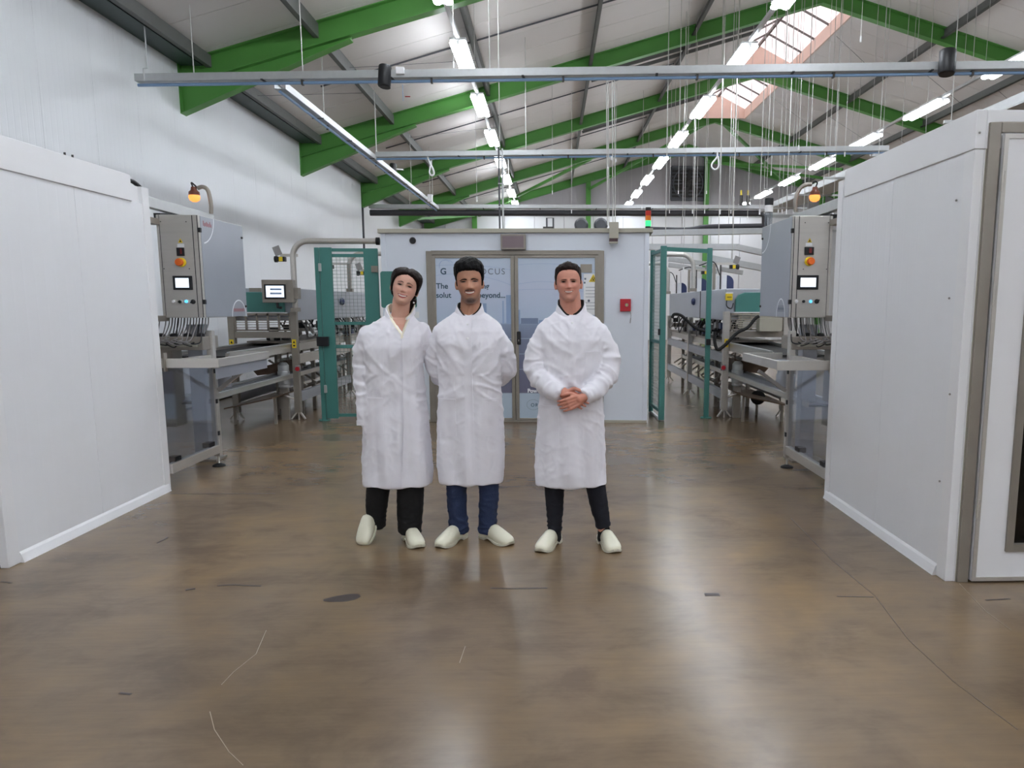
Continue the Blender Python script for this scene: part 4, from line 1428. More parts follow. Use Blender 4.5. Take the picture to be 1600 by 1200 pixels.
# thick black hoses in front of the right machine
hs = thing('black_hose', 'thick black hose drooping from the hood past the slim fence post', 'hose', at(1080, 515, Y=10.3))
MB().tube(curve([at(u, v, Y=10.25) for u, v in ((1050, 497), (1054, 491), (1066, 494), (1085, 511), (1103, 518), (1112, 519))], 6), .02, 10).build('hose', M_rubber, hs, smooth=60)
hs = thing('black_hose', 'thick black hose looping low beside the front leg under the right control cabinet', 'hose', at(1130, 530, Y=10.0))
MB().tube(curve([at(u, v, Y=10.0) for u, v in ((1117, 519), (1117, 536), (1122, 546), (1134, 538), (1152, 520), (1168, 512), (1180, 498), (1186, 494))], 6), .022, 10).build('hose', M_rubber, hs, smooth=60)
a, b = at(1187, 497, Y=10.02), at(1222, 518, Y=10.02)
jb = thing('terminal_box', 'plain beige terminal box under the side door of the right control cabinet', 'box', ((a.x + b.x) / 2, 10.1, b.z))
B(a.x, b.x, 10.02, 10.17, b.z, a.z).build('case', M_beige, jb, bevel=.006)
# clear bottle with black cap standing on the right cabinet top
p = at(1200.5, 350, Y=8.2)
bt = thing('clear_reservoir', 'clear cylinder reservoir with black cap behind the right control cabinet', 'reservoir', (p.x, 8.2, p.z - .1))
MB().lathe([(0, 0), (.04, 0), (.04, .24), (0, .24)], (p.x, 8.2, p.z - .12), n=18).build('cylinder', glassmat('smoky_clear_plastic', (.7, .72, .74, 1)), bt, smooth=40)
MB().lathe([(0, 0), (.045, 0), (.045, .07), (.038, .075), (0, .075)], (p.x, 8.2, p.z + .19), n=18).build('cap', M_black, bt, smooth=40)
MB().lathe([(0, 0), (.043, 0), (.043, .07), (0, .07)], (p.x, 8.2, p.z + .12), n=18).build('collar', M_white, bt, smooth=40)
MB().tube(curve([(p.x - .03, 8.18, p.z - .04), (p.x - .05, 8.1, p.z - .3), (p.x - .1, 8.0, p.z - .42)], 6), .006, 6).build('hose', M_white, bt)
MB().box(p.x - .02, p.x + .02, 7.88, 8.22, p.z - .16, p.z - .12).box(p.x - .02, p.x + .3, 7.86, 7.92, p.z - .16, p.z - .12).build('bracket', M_steeld, bt)

# ================================================================== overhead trays
def tray(name, label, a, b, w=.13, h=.085, hose=True, rods=(), parent=None, cat='cable tray'):
    a, b = Vector(a), Vector(b)
    t = thing(name, label, cat, (a + b) / 2)
    d = (b - a).normalized()
    s = Vector((-d.y, d.x, 0)).normalized()
    hh = Vector((0, 0, h / 2))
    MB().bar(a - hh, b - hh, w, .006).build('tray_floor', M_galv, t)
    for q in (-1, 1):
        MB().bar(a + s * q * w / 2, b + s * q * w / 2, .006, h).build('side_flange', M_galv, t)
        MB().bar(a + s * q * (w / 2 - .012) + hh, b + s * q * (w / 2 - .012) + hh, .022, .004).build('lip', M_galv, t)
    n = int((b - a).length / 1.5)
    for k in range(1, n):
        p = a.lerp(b, k / n)
        MB().bar(p - s * (w / 2 + .012) - hh * 1.1, p + s * (w / 2 + .012) - hh * 1.1, .03, .012).build('bracket', M_dark, t)
    if hose:
        c = Vector((0, 0, -h / 2 - .035))
        MB().tube([a + c, b + c], .019, 10).build('air_hose', M_blue, t, smooth=60)
        for k in range(1, n):
            p = a.lerp(b, (k + .3) / n)
            MB().box(p.x - .012, p.x + .012, p.y - .03, p.y + .03, p.z - h / 2 - .062, p.z - h / 2).build('hose_clip', M_dark, t)
    for f in rods:
        p = a.lerp(b, f)
        MB().cyl(p, (p.x, p.y, roofz(p.x) - .02), .007, 6).build('hanger_rod', M_wire, t)
    return t


zt_ = at(900, 117, Y=9.92).z
L1, R1 = at(215, 123, Y=10.3), at(1600, 103, Y=9.35)
t1 = tray('cable_tray', 'nearest galvanised cable tray with blue hose crossing the hall overhead', L1, L1 + (R1 - L1) * 1.35, rods=(.05, .145, .305, .55, .8))
p = L1 + Vector((.12, -.08, 0))
MB().tube([p + Vector((0, 0, -.05)), p + Vector((.0, 0, .1)), p + Vector((.05, 0, .1)), p + Vector((.05, 0, .6))], .009, 6).build('end_hook', M_galv, t1)
L2, R2 = at(588, 242, Y=15.05), at(1400, 232, Y=14.2)
t2 = tray('cable_tray', 'second galvanised cable tray with blue hose crossing the hall overhead', L2, L2 + (R2 - L2) * .985, rods=(.0, .3, .6, .9))
a, b = at(437, 133, Y=10.25), at(683, 322, X=-3.28)
t3 = tray('cable_tray', 'galvanised cable tray running lengthwise beside the white hall wall', a, (a.x + .15, 22.5, a.z), w=.14, rods=(.15, .42, .7, .95))
a, b = at(578, 323, Y=22.9), at(1192, 324, Y=22.9)
t4 = tray('pipe_rack', 'far overhead rack with dark wire tray and thick black pipe crossing the hall', a, b, w=.3, h=.1, hose=False, rods=(.1, .35, .6, .85), cat='pipe rack')
MB().tube([a + Vector((0, 0, -.17)), b + Vector((0, 0, -.17))], .085, 14).build('black_pipe', M_lag, t4, smooth=60)
MB().tube([b + Vector((-.1, 0, -.17)), b + Vector((.05, 0, -.25)), b + Vector((.08, 0, -.9))], .08, 12).build('black_pipe', M_lag, t4, smooth=60)
MB().tube([a + Vector((0, .2, .05)), b + Vector((0, .2, .05))], .03, 8).build('conduit', M_conduit, t4, smooth=60)
# sloping tray beyond the right cabin
a, b = at(1120, 340, Y=24), at(1600, 128, Y=8.6)
t5 = thing('wide_duct', 'wide sloping grey duct channel rising over the right cabin', 'duct', (a + b) / 2)
a = at(1195, 322, X=5.7); b = at(1600, 112, X=5.9)
MB().bar((6.35, 9.6, 4.08), (6.25, 22.2, 4.13), .62, .03).build('floor_sheet', M_galv, t5)
for q in (-.31, .31):
    MB().bar((6.35 + q, 9.6, 4.14), (6.25 + q, 22.2, 4.19), .012, .12).build('side_flange', M_galv, t5)
for yy in (11, 13.4, 15.8, 18.2, 20.6):
    MB().box(5.5, 6.75, yy, yy + .05, 4.02, 4.06).build('bearer', M_galv, t5)
    MB().cyl((5.6, yy + .02, 4.05), (5.6, yy + .02, roofz(5.6) - .05), .006, 6).build('hanger_rod', M_wire, t5)
# trays over the right machine
tr = tray('cable_tray', 'galvanised cable tray with black cables above the right machine', at(1012, 364, Y=16), at(1192, 361, Y=16), w=.16, h=.11, hose=False, rods=(.3, .7))
MB().tube(curve([at(u, v, Y=16) for u, v in ((1012, 358), (1070, 359), (1100, 355), (1125, 354), (1190, 353))], 5), .05, 8).build('black_cables', M_lag, tr, smooth=60)
tr = tray('cable_tray', 'lower galvanised cable tray bending down beside the right control cabinet', at(1012, 386, Y=14.2), at(1150, 386, Y=14.2), w=.16, h=.1, hose=False, rods=(.2, .8))
MB().bar(at(1150, 386, Y=14.2), at(1196, 396, Y=14.2), .16, .1).build('bent_end', M_galv, tr)
tr = tray('cable_tray', 'short galvanised channel slanting behind the slim fence post', at(1112, 404, Y=13.6), at(1192, 419, Y=13.6), w=.14, h=.1, hose=False, rods=(.4,))
for i, (u0, v0, u1, v1) in enumerate(((1045, 405, 1120, 414), (1045, 414, 1120, 424), (1125, 420, 1160, 426))):
    tr = tray('conveyor_rail', f'{ORD[i]} of the pale overhead rails seen through the gate opening', at(u0, v0, Y=17.5), at(u1, v1, Y=17.5), w=.12, h=.09, hose=False, rods=(.5,), cat='rail')


# dark cylinder speakers on the trays
def can(label, u, v, Y, r, h):
    p = at(u, v, Y=Y)
    t = thing('tray_speaker', label, 'speaker', p)
    MB().lathe([(0, -h / 2), (r * .92, -h / 2), (r, -h / 2 + .012), (r, h / 2 - .012), (r * .92, h / 2), (0, h / 2)], p, (.06, .12, 1), 24).build('housing', M_dark if r > .1 else M_black, t, smooth=35)
    MB().lathe([(0, 0), (r * .86, 0), (r * .86, .006), (0, .006)], p + Vector((0, 0, -h / 2 - .006)), (.06, .12, 1), 20).build('grille', M_black, t)
    MB().bar(p + Vector((r * .8, .05, .02)), p + Vector((r + .12, .12, .02)), .03, .03).build('bracket', M_galv, t)
    return t


can('black cylinder speaker hung on the nearest tray toward its end at the white hall wall', 601, 119, 9.95, .078, .25)
can('grey cylinder speaker on the nearest tray above the right cabin', 1480, 97, 9.3, .095, .27)
can('small black cylinder speaker on the lengthwise tray', 614, 265, 17.0, .075, .24)
# white junction box on tray 1
p = at(626, 113, Y=9.95)
jb = thing('white_junction_box', 'small white junction box beside the black speaker on the nearest tray', 'box', p)
B(p.x - .05, p.x + .05, p.y - .05, p.y + .03, p.z - .03, p.z + .05).build('case', M_white, jb, bevel=.006)
MB().tube(curve([p + Vector((.05, 0, 0)), p + Vector((.09, 0, .03)), p + Vector((.1, 0, -.06))], 5), .006, 6).build('cable', M_white, jb)
MB().tube([at(629, 132, Y=9.95), at(630, 158, Y=9.95)], .004, 6).build('pull_cord', M_blue, jb)
MB().tube([at(633, 151, Y=9.95), at(641, 151, Y=9.95)], .006, 6).build('red_toggle', M_red, jb)
# white cable loops under the second tray
for i, (u, v, lab) in enumerate(((672, 255, 'white cable loop hanging from the second tray near the left row of lights'), (1117, 250, 'white cable loop hanging from the second tray under the ridge'))):
    Y = 14.95 if i == 0 else 14.4
    t = thing('cable_loop', lab, 'cable', at(u, v, Y=Y))
    o = [(-5, -19), (-4, -10), (0, 0), (5, 10), (6, 17), (2, 19), (-1, 14), (1, 4), (2, -4)] if i == 0 else [(4, -12), (3, -4), (-4, 5), (-5, 11), (0, 15), (5, 12), (6, 4), (5, -6)]
    MB().tube(curve([at(u + a_, v + b_, Y=Y) for a_, b_ in o], 6), .016, 8).build('loop', M_white, t, smooth=60)
# white box at the end of the lengthwise tray
p = at(672, 309, Y=20.5)
t = thing('white_junction_box', 'white junction box standing on the far end of the lengthwise tray', 'box', p)
B(p.x - .06, p.x + .06, p.y - .05, p.y + .05, p.z - .1, p.z + .08).build('case', M_white, t, bevel=.006)
MB().cyl(p + Vector((0, 0, .08)), (p.x, p.y, roofz(p.x) - .05), .006, 6).build('conduit', M_wire, t)
# conduit drop to the booth roof
p = at(782, 300, Y=10.6)
t = thing('conduit_drop', 'pair of grey conduits dropping from the second tray to the booth roof', 'conduit', (p.x, 10.6, 2.45))
for dx in (-.016, .03):
    MB().cyl((p.x + dx, 10.6, 2.45), (p.x + dx, 10.6, at(782, 232, Y=10.6).z), .012, 8).build('conduit', M_conduit if dx < 0 else M_galv, t)
for z in (2.8, 3.1, 3.4):
    B(p.x - .03, p.x + .045, 10.58, 10.62, z, z + .012).build('clip', M_galv, t)
MB().cyl((p.x, 10.6, at(782, 232, Y=10.6).z), (p.x, 10.6, roofz(p.x) - .02), .006, 6).build('hanger_rod', M_wire, t)
# ropes beside the beige box
t = thing('hoist_ropes', 'bundle of pale ropes hanging from the nearest tray to the booth roof', 'rope', at(955, 350, Y=10.0))
for u, dd in ((947.5, 0), (950.5, .05), (956.5, .02), (960.5, .06)):
    a, b = at(u, 112, Y=9.98), at(u + 1.5, 352, Y=10.0)
    MB().tube([a + Vector((0, dd, 0)), b + Vector((0, dd, 0))], .006, 6).build('rope', M_wire, t)
MB().tube(curve([at(u, v, Y=9.97) for u, v in ((953, 118), (954, 110), (956, 107), (958, 110), (958.5, 118))], 5), .012, 8).build('coil', M_galv, t)
B(at(957, 0, Y=10).x - .01, at(957, 0, Y=10).x + .012, 10.0, 10.02, at(957, 245, Y=10).z - .04, at(957, 270, Y=10).z + .2).build('switch', M_white, t)
# thin suspension wires of the right half
rnd = random.Random(5)
wires = [(863, 300), (893, 330), (962, 250), (1003, 325), (1046, 330), (1060, 300), (1068, 420), (1082, 330), (1088, 340), (1101, 330), (1104, 300), (1125, 330), (1142, 330), (1147, 310), (1152, 240), (1168, 340), (1187, 330), (1197, 330), (1205, 270), (1216, 330), (1222, 330), (1229, 330), (1240, 330), (1248, 230), (1256, 330), (1262, 330), (1285, 330), (1290, 240), (1302, 330), (1320, 240), (1330, 240), (1345, 60), (1360, 240), (1378, 240), (1408, 230), (1425, 130), (1432, 100), (1445, 230), (1506, 110), (1540, 100), (745, 310), (709, 100)]
for u, vb in wires:
    Y = 12 + 10 * rnd.random()
    if vb < 200: Y = 11
    if u > 1350: Y = 12 + 4 * rnd.random()
    if abs(at(u, vb, Y=Y).x - 5.75) < 1.1 and (17.2 < Y < 27.4): Y = 16.4
    p = at(u, vb, Y=Y)
    zr = roofz(p.x) - .01
    t = thing('suspension_wire', 'thin pale suspension wire hanging straight from the roof', 'wire', (p.x, Y, p.z), 'thin suspension wires')
    r = .0042 if u not in (1070, 1187, 1205, 1229, 1256) else .008
    MB().tube([(p.x, Y, p.z), (p.x + .01, Y, zr)], r * Y / 14, 5).build('wire', M_wire, t)
    MB().cyl((p.x, Y, p.z - .05), (p.x, Y, p.z + .03), .012, 6).build('gripper', M_white, t)

# far wall fan
p, q = at(1049, 261, Y=YF - .2), at(1101, 312, Y=YF - .2)
fan = thing('wall_fan', 'large dark square extractor fan high on the far gable wall', 'fan', ((p.x + q.x) / 2, YF - .1, q.z))
cx, cz = (p.x + q.x) / 2, (p.z + q.z) / 2
R0 = (q.x - p.x) / 2
MB().box(p.x, q.x, YF - .1, YF, q.z, p.z).build('backing', M_dark, fan)
MB().box(p.x - .05, p.x + .04, YF - .22, YF - .1, q.z, p.z).box(q.x - .04, q.x + .05, YF - .22, YF - .1, q.z, p.z).box(p.x, q.x, YF - .22, YF - .1, q.z - .05, q.z + .04).box(p.x, q.x, YF - .22, YF - .1, p.z - .04, p.z + .05).build('frame', M_conduit, fan)
MB().tube([(cx + R0 * .88 * cos(2 * pi * k / 24), YF - .2, cz + R0 * .88 * sin(2 * pi * k / 24)) for k in range(24)], .03, 6, closed=True).build('ring', M_conduit, fan)
for k in range(9):
    zz = q.z + (p.z - q.z) * (k + .5) / 9
    MB().bar((p.x + .06, YF - .12, zz), (q.x - .06, YF - .12, zz), .02, .07).build('louvre', M_conduit, fan)
for k in range(6):
    t = radians(20 + 60 * k)
    MB().bar((cx + .08 * cos(t), YF - .16, cz + .08 * sin(t)), (cx + R0 * .8 * cos(t), YF - .16, cz + R0 * .8 * sin(t)), .03, .2, up=(sin(t), .6, -cos(t))).build('blade', M_dark, fan)
MB().lathe([(0, 0), (.12, 0), (.1, .08), (0, .1)], (cx, YF - .14, cz), (0, -1, 0), 16).build('hub', M_dark, fan, smooth=40)
# far wall door surround and small valve group right of the clean booth
t = thing('wall_pipework', 'brass valve group on the far overhead rack near the right control cabinet', 'valve', at(1163, 322, Y=22.6))
for dx in (-.1, .1):
    a = at(1163, 322, Y=22.6) + Vector((dx, 0, .02))
    MB().cyl(a, a + Vector((0, 0, .28)), .05, 10).build('valve_body', M_dark, t)
    MB().cyl(a + Vector((0, 0, .28)), a + Vector((0, 0, .42)), .025, 8).build('brass_stem', M_yellow, t)
# ================================================================== people
M_coat = mat('white_lab_coat_cotton', (232, 230, 237), .75, vary=.015, vscale=3, bump=.1, bscale=22, stretch=(1, 1, .35), sheen=.1)
M_clog = mat('cream_white_clog', (232, 229, 208), .42, vary=.03)
M_sole = mat('clog_sole', (206, 202, 184), .6)
M_blackcloth = mat('black_trouser_cloth', (12, 12, 15), .85, vary=.2)
M_navycloth = mat('dark_navy_trouser_cloth', (18, 20, 32), .85, vary=.2)
M_denim = mat('blue_denim', (36, 50, 84), .8, vary=.25, vscale=9, bump=.3, bscale=140)
M_sock = mat('black_sock', (14, 14, 16), .9)
M_shirt = mat('cream_shirt', (238, 231, 214), .8)
M_teeth = mat('teeth', (236, 226, 216), .35, vary=.02)
M_eyew = mat('eye_white', (214, 204, 200), .25, vary=.02)
M_iris = mat('dark_brown_iris', (34, 24, 20), .2)
M_lash = mat('eyelash', (22, 16, 16), .6)


def hairmat(name, c):
    return mat(name, c, .5, vary=.45, vscale=9, bump=.5, bscale=30, stretch=(5, 5, .7), spec=.12)


def remesh(mb, voxel, smooth=2):
    me = mb.mesh('solid')
    o = bpy.data.objects.new('solid', me)
    COL.objects.link(o)
    r = o.modifiers.new('r', 'REMESH')
    r.mode = 'VOXEL'
    r.voxel_size = voxel
    if smooth:
        s = o.modifiers.new('s', 'SMOOTH')
        s.iterations = smooth
        s.factor = .5
    dg = bpy.context.evaluated_depsgraph_get()
    out = bpy.data.meshes.new_from_object(o.evaluated_get(dg))
    bpy.data.objects.remove(o)
    return out


def lerp_table(tab, t):
    if t <= tab[0][0]: return tab[0][1:]
    for a, b in zip(tab[:-1], tab[1:]):
        if t <= b[0]:
            k = (t - a[0]) / (b[0] - a[0])
            k = k * k * (3 - 2 * k) * .35 + k * .65
            return tuple(x + (y - x) * k for x, y in zip(a[1:], b[1:]))
    return tab[-1][1:]


def loft(mb, rings, n=44, rows=None, shear=None):
    """rings: (z, cx, cy, half width, front depth, back depth, exponent); interpolated and capped"""
    rings = sorted(rings)
    z0, z1 = rings[0][0], rings[-1][0]
    rows = rows or int((z1 - z0) / .015) + 2
    vs, fs = [], []
    for i in range(rows):
        z = z0 + (z1 - z0) * i / (rows - 1)
        cx, cy, a, f, b, e = lerp_table(rings, z)
        for j in range(n):
            t = 2 * pi * j / n
            c, s = cos(t), sin(t)
            x = cx + a * math.copysign(abs(c) ** (2 / e), c)
            y = cy + (f if s < 0 else b) * math.copysign(abs(s) ** (2 / e), s)
            vs.append((x, y, z))
    for i in range(rows - 1):
        for j in range(n):
            fs.append((i * n + j, i * n + (j + 1) % n, (i + 1) * n + (j + 1) % n, (i + 1) * n + j))
    fs.append(tuple(reversed(range(n))))
    fs.append(tuple((rows - 1) * n + j for j in range(n)))
    return mb.add(vs, fs)


def limb(mb, pts, radii, n=18, sub=6, round0=True, round1=True, flat=1.0):
    P = [Vector(p) for p in pts]
    c = curve(P, sub)
    k = len(P) - 1
    rr = []
    for i in range(len(c)):
        t = i / sub
        a = min(int(t), k - 1)
        f = t - a
        rr.append(radii[a] + (radii[a + 1] - radii[a]) * f)
    mb.tube(c, 0, n, radii=rr)
    if round0: mb.ell(c[0], (radii[0],) * 3, n, 10)
    if round1: mb.ell(c[-1], (radii[-1],) * 3, n, 10)
    return mb


HEAD = [(0.00, .26, .36, .10), (.03, .40, .44, .14), (.08, .52, .475, .18), (.15, .635, .475, .30), (.22, .73, .465, .42), (.30, .81, .46, .52), (.38, .88, .455, .58), (.46, .93, .45, .62), (.55, .97, .45, .645),
        (.63, .99, .465, .655), (.70, 1.0, .47, .655), (.77, .985, .46, .64), (.84, .93, .425, .60), (.90, .82, .365, .53), (.945, .66, .285, .43), (.975, .47, .20, .31), (.993, .24, .10, .17), (1.0, .06, .03, .04)]
# t, width/hw, front depth/(hh), back depth/(hw*1.9)


def gs(d, s): return exp(-.5 * (d / s) ** 2)


class Head:
    def __init__(self, hh, hw, M, smile=.006, nose=1.0, ear=True):
        self.hh, self.hw, self.M, self.nose, self.ear = hh, hw, M, nose, ear

    def point(self, t, th):
        w, f, b = lerp_table(HEAD, t)
        hh, hw = self.hh, self.hw
        c, s = cos(th), sin(th)
        e = 2 / 2.25
        x = w * hw * math.copysign(abs(c) ** e, c)
        d = f * hh * .92 if s < 0 else b * hw * 1.75
        y = d * math.copysign(abs(s) ** e, s)
        z = t * hh
        if s < 0:
            k = hh / .235
            X, T = x / k, t
            o = 0
            tn = (T - .36) / .24                                 # nose from tip (.38) up to the root (.56)
            if 0 <= tn <= 1: o += self.nose * (.026 * (1 - tn) ** .9 + .005) * gs(X, .0065 + .004 * (1 - tn))
            elif tn < 0: o += self.nose * .03 * gs(X, .0105) * gs(T - .375, .013)
            o += .0085 * self.nose * (gs(X - .014, .006) + gs(X + .014, .006)) * gs(T - .375, .028)
            o -= .010 * (gs(X - .033, .015) + gs(X + .033, .015)) * gs(T - .525, .042)     # eye sockets
            o += .0045 * (gs(X - .030, .018) + gs(X + .030, .018)) * gs(T - .60, .03)      # brow
            o += .009 * (gs(X - .043, .015) + gs(X + .043, .015)) * gs(T - .40, .06)       # cheeks lifted by the smile
            o -= .004 * (gs(X - .034, .006) + gs(X + .034, .006)) * gs(T - .30, .05)       # smile fold
            o += .006 * gs(X, .024) * gs(T - .265, .05)                                    # mouth mound
            o -= .004 * gs(X, .02) * gs(T - .175, .025)
            o += .007 * gs(X, .020) * gs(T - .08, .05)                                     # chin
            y -= o * k * abs(s) ** .5
        return Vector((x, y, z))

    def grid(self, mb, off=None, rows=64, cols=72):
        vs, fs = [], []
        for i in range(rows):
            u = i / (rows - 1)
            t = u if u < .8 else .8 + .2 * sin((u - .8) / .2 * pi / 2)
            for j in range(cols):
                th = 2 * pi * j / cols
                p = self.point(t, th)
                if off is not None:
                    nrm = Vector((p.x / self.hw ** 2, p.y / (self.hw * 1.25) ** 2, (p.z - .5 * self.hh) / (self.hh * .5) ** 2))
                    nrm.normalize()
                    p = p + nrm * off(p, t, th)
                vs.append(self.M @ p)
        for i in range(rows - 1):
            for j in range(cols):
                fs.append((i * cols + j, i * cols + (j + 1) % cols, (i + 1) * cols + (j + 1) % cols, (i + 1) * cols + j))
        fs.append(tuple(reversed(range(cols))))
        fs.append(tuple((rows - 1) * cols + j for j in range(cols)))
        mb.add(vs, fs)

    def solid(self, mb):
        self.grid(mb)
        if self.ear:
            for s in (-1, 1):
                rot = (self.M.to_3x3() @ Matrix.Rotation(s * radians(22), 3, 'Z') @ Matrix.Rotation(radians(-8), 3, 'X'))
                mb.ell(self.M @ Vector((s * self.hw * 1.0, .008, .47 * self.hh)), (.009, .017, .031), 12, 10, rot)
                mb.ell(self.M @ Vector((s * self.hw * .98, -.002, .39 * self.hh)), (.008, .009, .012), 10, 8, rot)


def hand(mb, wrist, f, n, side, curl=.35, spread=.06, scale=1.0, thumb=.6):
    """five fingered hand: f finger direction, n palm normal (towards the palm side), side = direction of the thumb"""
    wrist, f, n = Vector(wrist), Vector(f).normalized(), Vector(n)
    n = (n - f * n.dot(f)).normalized()
    s = Vector(side)
    s = (s - f * s.dot(f) - n * s.dot(n)).normalized()
    k = scale
    for q in (-.028, -.01, .009, .027):
        limb(mb, [wrist + s * q * .55 * k, wrist + f * .045 * k + s * q * k, wrist + f * .088 * k + s * q * 1.12 * k], [.015 * k, .0145 * k, .0115 * k], 10, 3)
    limb(mb, [wrist - f * .03 * k, wrist + f * .012 * k], [.026 * k, .026 * k], 12, 2)
    for q, L, r in ((.030, .074, .0088), (.010, .083, .0092), (-.0105, .076, .0088), (-.030, .060, .0078)):
        base = wrist + f * .088 * k + s * q * 1.1 * k
        d = (f + s * q * spread * 18).normalized()
        p = base
        pts = [p]
        ang = 0
        for seg, fr in enumerate((.46, .30, .24)):
            ang += curl * (1.0, 1.15, .8)[seg]
            dd = d * cos(ang) + n * sin(ang)
            p = p + dd * L * fr * k
            pts.append(p)
        limb(mb, pts, [r * k, r * .95 * k, r * .88 * k, r * .75 * k], 10, 3)
    b = wrist + f * .022 * k + s * .030 * k + n * .004
    d1 = (f * .75 + s * .65 + n * .25).normalized()
    d2 = (f * .95 + s * .15 + n * thumb * .6).normalized()
    limb(mb, [b - s * .012, b + d1 * .034 * k, b + d1 * .034 * k + d2 * .032 * k, b + d1 * .034 * k + d2 * .058 * k], [.014 * k, .0115 * k, .0105 * k, .0085 * k], 10, 3)


def sheet(fn, nu, nv, hitf, off, th):
    """closed thin patch laid on a surface: fn(u,v)->(x,z), hitf(x,z)->(point, outward) or None"""
    top, bot = [], []
    for j in range(nv + 1):
        for i in range(nu + 1):
            u, v = i / nu, j / nv
            x, z = fn(u, v)
            h = hitf(x, z)
            if h is None: return None
            p, n = h
            o = off(u, v) if callable(off) else off
            top.append(p + n * o)
            bot.append(p + n * (o - th))
    n1 = (nu + 1) * (nv + 1)
    fs = []
    for j in range(nv):
        for i in range(nu):
            a = j * (nu + 1) + i
            fs.append((a, a + 1, a + nu + 2, a + nu + 1))
            fs.append((n1 + a, n1 + a + nu + 1, n1 + a + nu + 2, n1 + a + 1))
    edge = [i for i in range(nu)] + [j * (nu + 1) + nu for j in range(nv)] + [nv * (nu + 1) + nu - i for i in range(nu)] + [(nv - j) * (nu + 1) for j in range(nv)]
    for a, b in zip(edge, edge[1:] + edge[:1]):
        fs.append((a, n1 + a, n1 + b, b))
    return MB().add(top + bot, fs)


